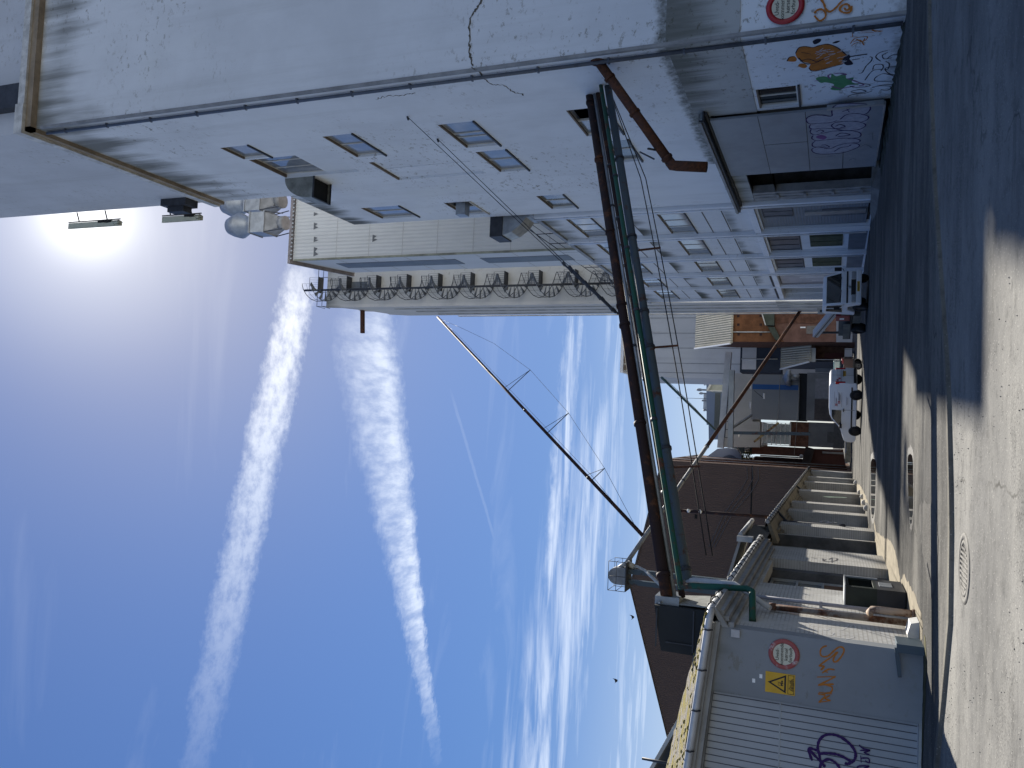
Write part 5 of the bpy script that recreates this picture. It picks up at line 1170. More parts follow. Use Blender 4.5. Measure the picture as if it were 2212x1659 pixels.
# orange boarded house with tiled roof
Y = 84.0
s_ = thing('tiled_house', 'tall orange boarded house with a pale tiled roof beside the stair tower', 'house', (10, Y, 0))
q = MB(); A_ = P(*f5(322,405), 'Y', Y+4.0); B_ = P(*f5(656,358), 'Y', Y-.35); 
z1_, z0_ = P(*f5(330,90), 'Y', Y+4).z, B_.z
q._add([(A_.x, Y+4, A_.z), (20, Y+4, A_.z), (20, Y-.35, z0_), (B_.x, Y-.35, z0_), (A_.x, Y+4, A_.z-.2), (20, Y+4, A_.z-.2), (20, Y-.35, z0_-.2), (B_.x, Y-.35, z0_-.2)], [(0,1,2,3),(7,6,5,4),(0,4,5,1),(1,5,6,2),(2,6,7,3),(3,7,4,0)])
rf_ = q.build('roof', m_tileL, s_)
q = MB(); q.beam((A_.x-.05, Y+4, A_.z+.02), (B_.x-.05, Y-.4, z0_+.02), .14, .2); q.build('verge', m_white, rf_)
wx = P(*f27(700,538), 'Y', Y).x; q = MB(); q.box(wx, 18, Y, Y+.2, 5.5, z0_); q.build('boarded_wall', m_orange, s_)
q = MB(); q._add([(wx-.002, Y, -.7), (wx-.002, Y, z0_-.1), (A_.x+.3, Y+4, A_.z-.25), (A_.x+.3, Y+6, z0_), (A_.x+.3, Y+6, -.7)], [(0,1,2,3,4)]); q.build('side_wall', m_brick, s_)
q = MB(); fprism(q, [f27(1100,100), f27(1100,270), f27(1110,300), f27(1200,480), f27(1250,540), f27(2000,540), f27(2000,100)], Y-.1, .25); q.build('rose_wall', m_brick2, s_)
q = MB(); fb(q, f27(1100,105), f27(1815,268), Y-.16, .05); q.build('brick_wall', m_brick, s_)
q = MB(); fprism(q, [f27(925,120), f27(985,296), f27(1100,296), f27(1100,110)], Y-.9, .8); fprism(q, [f27(1005,320), f27(1040,380), f27(1110,500), f27(1180,515), f27(1170,440), f27(1105,320)], Y-.7, .6); q.build('chute_cover', plain('mossy_sheet', (.07, .085, .065), .9, 0, .2, 1), s_)
q = MB(); q.beam(P(*f27(920,120), 'Y', Y-.95), P(*f27(975,296), 'Y', Y-.95), .1); q.build('chute_trim', m_frame, s_)
q = MB(); q.tube([P(*f27(480,395), 'Y', Y-.12), P(*f27(1045,395), 'Y', Y-.12)], .06, 6); q.build('downpipe', m_frame, s_)
for c in ((580,165), (580,290), (585,430), (905,160), (905,290), (905,430)):
    v = P(*f27(*c), 'Y', Y); q = MB(); q.box(v.x-.12, v.x+.12, Y-.04, Y-.002, v.z-.12, v.z+.12); q.build('wall_plate', m_rustd, s_)
q = MB(); fb(q, f27(1570,305), f27(1840,420), Y-.2, .08); q.build('door', plain('old_door', (.20, .18, .16), .8, 0, .2, 2), s_)
q = MB(); fb(q, f27(1480,318), f27(1555,338), Y-.2, .02); q.build('notice', m_white, s_)
# low house with white and dark wall and tiled porch
Y = 90.0
s_ = thing('porch_house', 'low house with white upper panel and half sunlit tiled porch roof', 'house', (6, Y, 0))
q = MB(); fb(q, f27(612,605), f27(1200,985), Y, 3); q.build('dark_wall', plain('slate_wall', (.035, .045, .065), .8, 0, .1, 1), s_)
q = MB(); fb(q, f27(640,612), f27(835,940), Y-.06, .05); q.build('white_panel', plain('white_board', (.56, .56, .57), .7, 0, .05, 1), s_)
q = MB(); v = P(*f27(1190,780), 'Y', Y-.12); q.tube([P(*f27(625,788), 'Y', Y-.12), P(*f27(1150,788), 'Y', Y-.12)], .05, 6); q.build('downpipe', m_frame, s_)
r0_, r1_ = P(*f27(1190,930), 'Y', Y-.05), P(*f27(1612,822), 'Y', Y-3.2)
q = MB(); q._add([(r0_.x, Y-.02, r0_.z), (11, Y-.02, r0_.z), (11, Y-3.2, r1_.z), (r1_.x, Y-3.2, r1_.z), (r0_.x, Y-.02, r0_.z-.15), (11, Y-.02, r0_.z-.15), (11, Y-3.2, r1_.z-.15), (r1_.x, Y-3.2, r1_.z-.15)], [(0,1,2,3),(7,6,5,4),(0,4,5,1),(1,5,6,2),(2,6,7,3),(3,7,4,0)]); q.build('porch_roof', m_tileL, s_)
q = MB(); q.beam((r0_.x-.05, Y, r0_.z+.03), (r1_.x-.05, Y-3.25, r1_.z+.03), .12, .16); q.build('verge', m_white, s_)
q = MB(); fb(q, f27(1620,632), f27(1700,828), Y-3.1, .2); q.build('fascia', m_plas, s_)
q = MB(); fb(q, f27(1700,600), f27(2120,792), Y-1.5, .2); q.build('brick_front', m_brick, s_)
q = MB(); fb(q, f27(1830,700), f27(2090,780), Y-1.6, .08); q.build('red_door', plain('dark_red_door', (.11, .03, .025), .7), s_)
q = MB(); q.quad((r1_.x, Y-3.1, r1_.z-.2), (r0_.x, Y, r0_.z-.2), (r0_.x, Y, -.6), (r1_.x, Y-3.1, -.6)); q.build('side_wall', plain('slate_side', (.10, .11, .125), .9), s_)
q = MB(); fb(q, f27(1700,800), f27(2100,985), Y-.5, .3); fb(q, f27(1580,985), f27(2110,1010), Y-.5, .3); q.build('grey_annex', plain('annex_grey', (.21, .22, .23), .9, 0, .1, 1), s_)
# brown sheds in the left corner
Y = 104.0
s_ = thing('brick_sheds', 'cluster of low brown brick sheds at the far left of the yard', 'shed', (-2, Y, 0))
q = MB(); fb(q, f28(450,420), f28(1310,600), Y, 3); q.build('upper_shed', m_brick2, s_)
q = MB(); fb(q, f28(480,595), f28(1260,790), Y+.8, 3); fb(q, f28(380,680), f28(520,760), Y+.8, 3); q.build('rear_shed', plain('dark_brown_wall', (.075, .04, .035), .9, 0, .2, 1), s_)
q = MB(); A_, B_ = P(*f28(1250,740), 'Y', Y-.6), P(*f28(1320,440), 'Y', Y-.6); q.beam(A_, B_, .5, .35); q.beam(P(*f28(1350,740), 'Y', Y-1.5), P(*f28(1420,470), 'Y', Y-1.5), .3, .25); fprism(q, [f28(1250,745), f28(1320,440), f28(1420,470), f28(1350,745)], Y-1.4, .8); q.build('shed_roof', plain('lead_brown_roof', (.11, .085, .07), .8, 0, .2, 1), s_)
q = MB(); fprism(q, [f28(1350,745), f28(1425,470), f28(1890,480), f28(1940,790)], Y-1.2, .5); q.build('garage_front', plain('russet_front', (.20, .085, .06), .85, 0, .15, .8), s_)
q = MB(); fb(q, f28(1560,512), f28(1900,560), Y-1.3, .06); fb(q, f28(1460,470), f28(1860,500), Y-1.35, .06); q.build('pale_strip', m_frame, s_)
q = MB(); fb(q, f28(910,430), f28(1300,450), Y-.1, .1); fb(q, f28(575,588), f28(1220,600), Y-.08, .08); q.build('gutter', m_frame, s_)
q = MB(); c0 = P(*f28(1228,592), 'Y', Y-.15); q.lathe([(.25, 0), (.22, .1), (0, .14)], (c0.x, Y-.1, c0.z), 10, (0, -1, 0)); q.build('wall_lamp', m_white, s_)
# patched tarpaulin, louvre, skyline gap filler
Y = 108.0
q = MB(); fprism(q, [f28(-320,690), f28(-330,640), f28(-100,470), f28(60,455), f28(210,480), f28(290,600), f28(285,695)], Y, 1.2)
g = G('camouflage_sheet', .8); n_1 = g.noise(.35, 1, .4); g.color(g.mix(g.map(n_1, .49, .51), (.085, .105, .145), (.25, .285, .36))); 
tag(q.build('tarpaulin', g.m), 'blue grey patched tarpaulin stretched above the brown sheds', 'tarpaulin')
s_ = thing('louvre_stack', 'white louvred vent in the gap between the store and the grey building', 'vent', (-2, Y, 8))
q = MB(); fb(q, f28(130,370), f28(480,560), Y+2, 1); q.build('frame', plain('teal_grey_wall', (.06, .08, .085), .8), s_)
for i in range(6): q = MB(); fb(q, f28(328,380+i*24), f28(405,396+i*24), Y+1.9, .09); q.build('louvre', m_white, s_)
q = MB(); q.beam(P(*f28(178,395), 'Y', Y-.5), P(*f28(300,588), 'Y', Y-.5), .3, .12); tag(q.build('roof_flap', m_frame), 'slanting pale board in front of the tarpaulin', 'board')
# shrub rooted on the shed roof
c0 = P(*f28(400,600), 'Y', Y-1)
s_ = thing('roof_shrub', 'yellow green shrub growing on the brown shed roof', 'shrub', c0)
q = MB(); rr = random.Random(8)
for i in range(260):
    an, el_, r = rr.uniform(0, 6.283), rr.uniform(-.5, 1.4), rr.random()**.5*1.05
    p_ = c0+Vector((math.cos(an)*math.cos(el_)*r, math.sin(an)*math.cos(el_)*r*.6, math.sin(el_)*r*.9)); s = rr.uniform(.06, .13); u_ = Vector((rr.uniform(-1,1), rr.uniform(-1,1), rr.uniform(-1,1))).normalized(); v_ = u_.cross(Vector((rr.uniform(-1,1), 1, rr.uniform(-1,1)))).normalized()
    q.quad(p_-u_*s, p_+v_*s*.6, p_+u_*s, p_-v_*s*.6)
q.build('foliage', plain('shrub_leaf', (.17, .19, .045), .7, 0, .3, 4), s_)
q = MB()
for i in range(5): q.tube([c0+Vector((0, 0, -1.3)), c0+Vector((rr.uniform(-.3, .3), 0, -.2)), c0+Vector((rr.uniform(-.7, .7), rr.uniform(-.3, .3), .5))], .03, 5)
q.build('stem', m_wood, s_)
# low earth bank and pallet stack at the foot of the sheds
q = MB(); A_ = P(*f28(1945,300), 'Z', -.45); q.box(-1.9, 2.0, 96, 97, -.7, .0); q.box(-2.6, -1.6, 93.5, 94.2, -.6, .15); tag(q.build('board_stack', plain('pale_boards', (.42, .38, .29), .9, 0, .2, 3)), 'low stack of pale boards at the foot of the far grey wall', 'boards')
q = MB()
q.box(2.8, 6.0, 80, 80.5, -.6, .35); tag(q.build('timber_stack', plain('pale_timber', (.46, .42, .33), .9, 0, .2, 3)), 'sunlit pale timber stack behind the trailer', 'boards')

# ================================================================== VEHICLES
m_tyre = plain('tyre', (.016, .016, .017), .85, 0, .15, 20)
m_hub = plain('dark_hub', (.075, .078, .082), .5, .3)
m_car = plain('white_van_paint', (.72, .75, .79), .22, 0, .03, 1, .5)
m_trk = plain('white_truck_paint', (.74, .76, .78), .28, 0, .05, 1.5, .5)
m_cglass = glass('vehicle_glass', (.012, .016, .018), .04, .05)
m_red = plain('red_lamp', (.45, .012, .02), .25, 0, .05)
m_redp = plain('red_paint', (.22, .018, .026), .45, 0, .12)
m_plate = plain('yellow_plate', (.62, .38, .03), .45, 0, .05)
m_lampg = plain('clear_lamp', (.45, .47, .48), .12, .3, .1, 4)
m_trim = plain('black_trim', (.02, .02, .022), .6)
def wheel(parent, x, y, r, wd, out):
    """tyre with rim, axle along local y; out = +1/-1 side the hub faces"""
    q = MB(); q.lathe([(r*.62, -wd/2), (r*.92, -wd/2), (r, -wd/2+.03), (r, wd/2-.03), (r*.92, wd/2), (r*.62, wd/2)], (x, y, r), 24, (0, 1, 0)); w_ = q.build('wheel', m_tyre, parent)
    q = MB(); q.lathe([(0, wd*.30), (r*.2, wd*.32), (r*.25, wd*.2), (r*.55, wd*.28), (r*.62, wd*.42), (r*.64, wd*.3)], (x, y, r), 20, (0, out, 0)); q.build('rim', m_hub, w_)
    return w_
van = thing('delivery_van', 'small white delivery van with red square logos parked in the middle of the yard', 'van')
HL, HW = 2.2, .87      # forward is +x
prof = [(2.12, .32), (2.20, .50), (2.18, .78), (2.02, .96), (1.30, 1.14), (1.12, 1.20), (.50, 1.66), (.22, 1.78), (-.3, 1.84), (-1.9, 1.85), (-2.12, 1.78), (-2.2, 1.45), (-2.22, .85), (-2.2, .34), (-2.0, .28), (2.0, .26)]
q = MB(); q.prism(prof, 'Y', -HW, HW)
# tumblehome: upper body narrower
for i, v in enumerate(q.v):
    if v[2] > 1.05: q.v[i] = (v[0], v[1]*(1-.14*(v[2]-1.05)/.8), v[2])
body = q.build('body', m_car, van, .05)
def side_y(z, s): return s*HW*((1-.14*(z-1.05)/.8) if z > 1.05 else 1)
def side_panel(pts, s, off, name, mat, parent):
    q = MB(); q.quad(*[(x, side_y(z, s)+s*off, z) for x, z in pts]); return q.build(name, mat, parent)
for s in (1, -1):
    side_panel([(1.02, 1.12), (.98, 1.20), (.45, 1.60), (.30, 1.66), (-.22, 1.68), (-.24, 1.14)], s, .006, 'side_window', m_cglass, van)
    side_panel([(-.3, .52), (-.3, .60), (-1.95, .62), (-1.95, .54)], s, .012, 'rub_strip', m_trim, van); side_panel([(1.25, .50), (1.25, .58), (-.26, .60), (-.26, .52)], s, .012, 'rub_strip', m_trim, van)
    q = MB(); q.box(-.275, -.262, side_y(1.0, s)-.004, side_y(1.0, s)+.004, .34, 1.1); q.box(-.36, -.14, side_y(1.0, s)-.015, side_y(1.0, s)+.015, .98, 1.03); q.build('door_handle', m_trim, van)
    for wx in (1.30, -1.38):
        q = MB(); q.lathe([(.365, 0), (.365, .006), (0, .006)], (wx, side_y(.5, s), .33), 24, (0, s, 0)); q.build('wheel_arch', m_trim, van)
        wheel(van, wx, s*(HW-.085), .315, .2, s)
    q = MB(); q.box(.78, .95, s*HW+s*.0-.02, s*HW+s*.24 if s > 0 else s*HW+.02, 1.08, 1.24) if s > 0 else q.box(.78, .95, -HW-.24, -HW+.02, 1.08, 1.24); q.build('mirror', m_trim, van, .02)
    q = MB(); q.box(-2.235, -2.1, s*(HW-.13)-.07, s*(HW-.13)+.07, .95, 1.5); q.build('tail_lamp', m_red, van, .02)
    q = MB(); q.box(1.93, 2.17, s*.62-.16, s*.62+.16, .74, .92); q.build('headlight', m_lampg, van, .03)
q = MB(); q.quad((1.10, -.70, 1.215), (1.10, .70, 1.215), (.53, .64, 1.645), (.53, -.64, 1.645)); q.build('windscreen', m_cglass, van)
# lettering panels on the near side and the rear doors
def logos(fr, name='logo'):
    g_ = MB()
    for k, (u, z) in enumerate(((0, 0), (.20, -.14))):
        g_.quad(*[fr(u+a, z+b) for a, b in ((0, 0), (.18, 0), (.18, -.13), (0, -.13))])
    o = g_.build(name, plain('logo_red', (.42, .05, .07), .5), van)
    g_ = MB()
    for u, z, h in ((.045, -.03, .07), (.245, -.17, .07)):
        for dz in (0, .032, .064): g_.quad(*[fr(u+a, z-dz+b, .002) for a, b in ((0, 0), (.085 if dz != .032 else .06, 0), (.085 if dz != .032 else .06, -.012), (0, -.012))])
        g_.quad(*[fr(u+a, z+b, .002) for a, b in ((0, 0), (.014, 0), (.014, -.076), (0, -.076))])
    g_.build('logo_letter', m_white, o)
    g_ = MB()
    for u, z, w_ in ((.2, -.02, .42), (.2, -.06, .36), (.42, -.17, .60), (.42, -.21, .52), (.42, -.25, .44)): g_.quad(*[fr(u+a, z+b) for a, b in ((0, 0), (w_, 0), (w_, -.022), (0, -.022))])
    for z in (.06, -.34): g_.quad(*[fr(-.05+a, z+b) for a, b in ((0, 0), (1.1, 0), (1.1, -.012), (0, -.012))])
    for u, z, w_ in ((.12, -.62, .62), (.16, -.68, .50)): g_.quad(*[fr(u+a, z+b) for a, b in ((0, 0), (w_, 0), (w_, -.016), (0, -.016))])
    g_.build('lettering', plain('lettering_grey', (.20, .20, .24), .5), van)
# near side is the van's left (+y): text runs from front to back
logos(lambda u, z, o=0: (-.52-u, side_y(1.48+z, 1)+.006+o, 1.48+z))
q = MB(); q.box(-2.228, -2.222, -.004, .004, .40, 1.72); q.box(-2.23, -2.222, -.66, .66, 1.18, 1.19); q.build('rear_door_seam', m_trim, van)
q = MB(); q.box(-2.235, -2.223, -.45, .1, .93, 1.06); q.build('number_plate', m_plate, van); q = MB(); q.box(-2.24, -2.224, -.5, .15, 1.06, 1.1); q.box(-2.27, -2.21, -.8, .8, .36, .50); q.build('rear_bumper', m_trim, van)
g_ = MB()
for k in range(6): g_.box(-2.238, -2.2355, -.40+k*.08, -.36+k*.08, .96, 1.03)
g_.build('plate_character', m_trim, van)
g_ = MB(); g_.quad((-2.226, .62, 1.45), (-2.226, .45, 1.45), (-2.226, .45, 1.33), (-2.226, .62, 1.33)); g_.quad((-2.226, .43, 1.34), (-2.226, .27, 1.34), (-2.226, .27, 1.22), (-2.226, .43, 1.22)); g_.build('logo', plain('logo_red', (.42, .05, .07), .5), van)
van.location = (2.0, 53.5, gz(53.5)); van.rotation_euler.z = math.atan2(.61, -.79)

# flatbed truck facing the camera
tr = thing('flatbed_truck', 'white cab over flatbed truck with a raised grey ramp parked by the panelled building', 'truck')
q = MB(); W = .90      # forward +x, cab front at x = 0
cab = [(0, .38), (.03, .85), (-.02, 1.22), (-.36, 2.02), (-.50, 2.14), (-1.45, 2.17), (-1.55, 2.05), (-1.58, .62), (-1.2, .60), (-.9, .95), (-.45, .95), (-.25, .55), (-.25, .38)]
q.prism(cab, 'Y', -W, W)
for i, v in enumerate(q.v):
    if v[2] > 1.2: q.v[i] = (v[0], v[1]*(1-.10*(v[2]-1.2)), v[2])
q.build('cab', m_trk, tr, .045)
def cy(z): return W*(1-.10*max(z-1.2, 0))
q = MB(); q.quad(*[(x+.012, y, z) for x, y, z in ((-.045, -.80, 1.25), (-.045, .80, 1.25), (-.345, .72, 1.97), (-.345, -.72, 1.97))]); q.build('windscreen', m_cglass, tr)
q = MB(); q.beam((.0, .55, 1.27), (-.05, -.05, 1.36), .02); q.beam((.0, -.15, 1.27), (-.05, -.7, 1.36), .02); q.box(.028, .034, -.86, .86, .96, 1.04); q.build('wiper', m_trim, tr)
for s in (1, -1):
    q = MB(); q.quad((-.22, s*(cy(1.25)+.006), 1.25), (-.40, s*(cy(1.9)+.006), 1.95), (-1.15, s*(cy(1.95)+.006), 2.0), (-1.15, s*(cy(1.25)+.006), 1.22)); q.build('side_window', m_cglass, tr)
    q = MB(); q.box(-.68, -.64, s*(cy(1.6))+s*.01-.012, s*(cy(1.6))+s*.01+.012, 1.22, 1.98); q.build('window_bar', m_trk, tr)
    q = MB(); q.box(.0, .06, s*.62-.22, s*.62+.22, .60, .80); q.build('headlight', m_lampg, tr, .03)
    q = MB(); q.box(.02, .055, s*.62-.20, s*.62-.05, .42, .50); q.box(.02, .055, s*.62+.02, s*.62+.16, .42, .50); q.build('fog_lamp', m_trim, tr)
    q = MB(); y_ = s*(W+.17); q.box(-.22, -.10, y_-.09, y_+.09, 1.28, 1.62); q.build('mirror', m_trim, tr, .02)
    q = MB(); q.tube([(-.1, s*.86, 1.15), (-.05, s*1.02, 1.2), (-.12, y_, 1.35)], .02, 6); q.build('mirror_arm', m_trk if s < 0 else m_trim, tr)
    wheel(tr, -.72, s*(W-.13), .36, .24, s); wheel(tr, -4.0, s*(W-.16), .36, .40, s)
    q = MB(); q.box(-5.4, -3.0, s*.86-.02, s*.86+.02, .78, 1.12); q.build('body_side', plain('grey_green_body', (.13, .14, .125), .7, 0, .2, 2), tr)
q = MB(); q.box(.02, .05, -.42, .42, .60, .82); q.build('grille', m_trim, tr, .03)
q = MB(); q.lathe([(0, .012), (.075, .012), (.08, 0)], (.03, 0, .90), 16, (1, 0, 0)); q.build('badge', m_galv, tr)
q = MB(); q.box(-.1, .10, -.92, .92, .34, .57); q.build('bumper', m_trk, tr, .04)
q = MB(); q.box(.10, .112, -.27, .27, .43, .55); q.build('number_plate', m_plate, tr)
g_ = MB()
for k in range(7): g_.box(.1125, .114, -.22+k*.065, -.185+k*.065, .46, .52)
g_.build('plate_character', m_trim, tr)
q = MB(); q.box(-5.4, -1.6, -.38, -.28, .50, .70); q.box(-5.4, -1.6, .28, .38, .50, .70); q.box(-5.4, -1.7, -.87, .87, .72, .78); q.build('chassis', m_trim, tr)
q = MB(); q.box(-2.5, -1.75, -.88, -.35, .82, 1.50); rb = q.build('red_case', m_redp, tr, .02)
q = MB(); q.box(-2.3, -2.05, -.885, -.881, 1.1, 1.32); q.build('case_label', m_white, rb)
q = MB(); q.box(-1.72, -1.60, -.86, .86, .70, 1.25); q.box(-2.9, -1.8, -.86, -.5, .30, .68); q.build('tool_box', plain('olive_box', (.11, .115, .10), .7, 0, .2, 2), tr)
q = MB(); A_, B_ = Vector((-1.75, -.55, 1.55)), Vector((-5.3, -.60, 2.55)); q.beam(A_, B_, .42, .30); rm = q.build('ramp_beam', plain('grey_alloy', (.36, .39, .42), .45, .35, .08, 2), tr)
q = MB(); q.beam(A_+Vector((0, -.215, .03)), B_+Vector((0, -.215, .03)), .012, .05); q.beam(B_, B_+Vector((-.5, 0, .02)), .12, .12); q.build('ramp_groove', m_steel, rm)
q = MB(); q.box(-5.0, -4.9, -.7, -.6, .78, 2.35); q.box(-5.0, -4.9, .6, .7, .78, 2.35); q.box(-5.35, -2.6, -.7, .7, .8, 1.35); q.build('load', plain('grey_load', (.085, .095, .095), .8, 0, .2, 2), tr)
tr.location = (7.58, 43.55, gz(44)); tr.rotation_euler.z = math.atan2(-.975, .22)

# small trailer with mower behind the van
tl = thing('small_trailer', 'small dark trailer with a red and glass topped ride on machine beyond the van', 'trailer')
q = MB(); q.box(-.8, .8, -.55, .55, .42, .52); q.build('deck', m_trim, tl)
q = MB(); q.beam((.8, 0, .45), (1.7, 0, .40), .08); q.tube([(1.5, .05, .38), (1.55, .1, .1), (1.7, .0, .2), (1.8, .05, .06)], .012, 5); q.build('drawbar', m_steel, tl)
for s in (1, -1): wheel(tl, -.1, s*.62, .24, .15, s)
q = MB(); q.box(-.5, .4, -.4, .4, .52, 1.05); q.build('machine_body', plain('machine_brown', (.06, .035, .03), .7), tl)
q = MB(); q.box(-.45, -.15, -.3, .3, 1.05, 1.18); q.build('red_hood', m_redp, tl, .03); q = MB(); q.box(-.35, .35, -.35, .35, 1.25, 1.65); q.build('clear_cover', glass('cover_glass', (.10, .18, .17), .1, .3), tl, .05)
tl.location = (4.55, 54.6, gz(54.6)); tl.rotation_euler.z = math.atan2(.25, -.95)

# ================================================================== PAINT, SIGNS AND LETTERING
k30 = cr(3000, 0, 1032/2140); k29 = cr(2900, 2300, 800/1833)
def smooth(pts, n=6, closed=False):
    out = []; m = len(pts)
    rng = range(m) if closed else range(m-1)
    for i in rng:
        g_ = lambda j: pts[j % m] if closed else pts[max(0, min(m-1, j))]
        p0, p1, p2, p3 = g_(i-1), g_(i), g_(i+1), g_(i+2)
        for k in range(n):
            t = k/n
            out.append(tuple(.5*(2*p1[a]+(p2[a]-p0[a])*t+(2*p0[a]-5*p1[a]+4*p2[a]-p3[a])*t*t+(3*p1[a]-p0[a]-3*p2[a]+p3[a])*t**3) for a in (0, 1)))
    if not closed: out.append(pts[-1])
    return out
def ribbon(mb, pts, width, ax, val, toward, off, curve=True):
    """a painted stroke lying on a wall plane: pts are surveyed coordinates"""
    pts = smooth(pts) if curve and len(pts) > 2 else pts
    w3 = [P(x, y, ax, val) for x, y in pts]; nrm = Vector(toward); L, Rr = [], []
    for i, p_ in enumerate(w3):
        d = (w3[min(i+1, len(w3)-1)]-w3[max(i-1, 0)])
        if d.length < 1e-6: d = Vector((0, 0, 1))
        s = d.cross(nrm).normalized()*width/2*(.75+.5*random.random() if 0 < i < len(w3)-1 else .6)
        L.append(p_+s+nrm*off); Rr.append(p_-s+nrm*off)
    n = len(w3)
    mb._add(L+Rr, [(i, i+1, n+i+1, n+i) for i in range(n-1)])
def fill(mb, pts, ax, val, toward, off):
    w3 = [P(x, y, ax, val)+Vector(toward)*off for x, y in smooth(pts, 4, True)]
    mb._add(w3, [tuple(range(len(w3)))])
def paint(name, c, var=.12): return plain(name, c, .75, 0, var, 6, .2)
m_por = paint('orange_spray', (.48, .17, .03)); m_pur = paint('purple_spray', (.045, .018, .10)); m_blk = paint('black_spray', (.012, .014, .03)); m_grn = paint('green_spray', (.09, .28, .13)); m_pnk = paint('pale_pink_fill', (.37, .37, .43)); m_lil = paint('lilac_spray', (.22, .10, .25)); m_wht = paint('white_spray', (.6, .6, .62))
FY = 15.2; NF = (0, -1, 0)
def strokes(lst, k, width, ax, val, tw, off, name, mat, parent):
    mb = MB()
    for i, s in enumerate(lst): ribbon(mb, [k(*q) for q in s], width, ax, val, tw, off+i*.0004)
    return mb.build(name, mat, parent)
# orange tag on the sign wall
strokes([[(815,555),(770,575),(755,620),(775,652),(825,648),(880,600),(925,568),(962,575),(968,610),(940,660),(900,700),(872,692),(885,650),(915,610)],
         [(905,612),(860,655),(800,695),(742,738)], [(742,738),(790,742),(760,775)], [(886,772),(830,768),(772,802)], [(798,788),(826,796)],
         [(728,838),(895,832)], [(895,832),(820,872),(735,912)], [(735,912),(800,905),(878,902)], [(800,905),(862,930),(850,975),(790,985)], [(742,975),(862,990)],
         [(735,990),(800,1005),(740,1066)], [(740,1066),(850,1050)], [(850,1050),(800,1030),(846,1002)]], k29, .026, 'Y', FY, NF, .003, 'graffiti', m_por, wh)['label'] = 'orange spray lettering'
# purple tag on the shutter
strokes([[(760,1600),(745,1530),(733,1475),(745,1415),(785,1370),(850,1355),(930,1375),(1010,1430),(1060,1490),(1075,1550),(1050,1600),(1000,1622),(978,1612)], [(745,1530),(830,1525),(920,1540),(1000,1580),(1052,1612)],
         [(745,1700),(755,1645),(780,1600),(835,1580),(890,1610),(930,1660),(950,1740)], [(740,1505),(652,1484),(682,1592)], [(652,1484),(700,1540),(760,1600),(800,1650)]], k29, .045, 'Y', 15.33, NF, .004, 'graffiti', m_pur, ds)['label'] = 'purple looping spray tag'
strokes([[(1105,1450),(1140,1480),(1205,1497)], [(1112,1500),(1206,1500),(1152,1520),(1202,1538)], [(1118,1570),(1190,1572),(1196,1612),(1160,1592)], [(1120,1545),(1125,1610)], [(1085,1652),(1118,1640),(1196,1642),(1150,1665),(1190,1690)]], k29, .024, 'Y', 15.33, NF, .004, 'graffiti', m_pur, ds)
# faint chalk scribble on the sunlit wall
strokes([[(850,400),(800,420),(770,400)], [(900,380),(960,350),(1010,370),(960,410),(900,420)], [(1020,390),(1060,370),(1080,410)], [(900,470),(1000,460),(1060,480),(980,500)], [(780,450),(850,460),(880,440)]], k29, .014, 'X', XL, (1, 0, 0), .003, 'chalk_scribble', m_wht, wh)
kx = cr(2900, 1800, .3917)
strokes([[(870,1020),(880,1045),(940,1050),(1000,1040),(1010,1020),(960,1015),(930,1030)], [(960,1010),(960,1060)], [(750,1010),(800,1020),(780,1015)], [(900,1030),(870,1045),(930,1055)]], kx, .05, 'X', XL, (1, 0, 0), .003, 'graffiti', paint('grey_spray', (.10, .10, .11)), wh)
for q_, c_, m_ in (([(835,655),(880,640),(930,650),(900,665),(960,655),(1010,660)], .1, m_wht), ([(900,690),(960,680),(1040,690),(1080,680)], .09, m_wht), ([(850,600),(880,598)], .5, paint('rust_patch', (.36, .24, .15))), ([(1060,600),(1110,605)], .3, paint('faded_green', (.25, .36, .28)))):
    mb = MB(); ribbon(mb, [kx(*v) for v in q_], c_, 'X', XL-.07, (1, 0, 0), .004); mb.build('graffiti', m_, pw)
for q_, c_, m_ in (([(905,262),(960,270),(1060,272)], .35, paint('bright_green', (.18, .40, .14))), ([(985,362),(1030,352),(1000,372)], .2, paint('grey_spray', (.10, .10, .11))), ([(890,400),(1000,402),(1110,408)], .45, paint('faded_green', (.25, .36, .28)))):
    mb = MB(); ribbon(mb, [kx(*v) for v in q_], c_, 'X', XL+.14, (1, 0, 0), .004); mb.build('graffiti', m_, pw)

# mill wall: orange and white blot, green patch, black tags, orange scribbles
NXm = (-1, 0, 0)
gr = MB(); fill(gr, [k30(*v) for v in [(275,435),(300,392),(350,380),(415,388),(470,372),(540,362),(620,392),(690,450),(700,490),(660,520),(560,545),(470,572),(410,575),(385,552),(395,520),(340,505),(295,480)]], 'X', XR, NXm, .003); fill(gr, [k30(*v) for v in [(205,497),(225,468),(265,460),(285,480),(270,502)]], 'X', XR, NXm, .003); fill(gr, [k30(*v) for v in [(297,540),(310,520),(350,520),(370,540),(345,556)]], 'X', XR, NXm, .003)
g1 = gr.build('graffiti', m_por, mill); g1['label'] = 'orange and white painted blot'
strokes([[(275,435),(300,390),(350,378),(415,386),(470,370),(540,360),(620,390),(692,448)], [(660,522),(560,548),(470,574),(408,578),(383,552)], [(310,500),(380,480),(450,500),(520,470)], [(320,425),(400,440)], [(205,499),(225,466),(268,458)], [(300,470),(340,510),(400,520),(470,500)]], k30, .035, 'X', XR, NXm, .005, 'graffiti_outline', m_blk, g1)
gr = MB()
rr = random.Random(4)
for i in range(26):
    x, y = rr.uniform(430, 670), rr.uniform(400, 520); ribbon(gr, [k30(x, y), k30(x+rr.uniform(20, 60), y-rr.uniform(4, 22))], .045, 'X', XR, NXm, .006+.0002*i)
gr.build('graffiti_highlight', m_wht, g1)
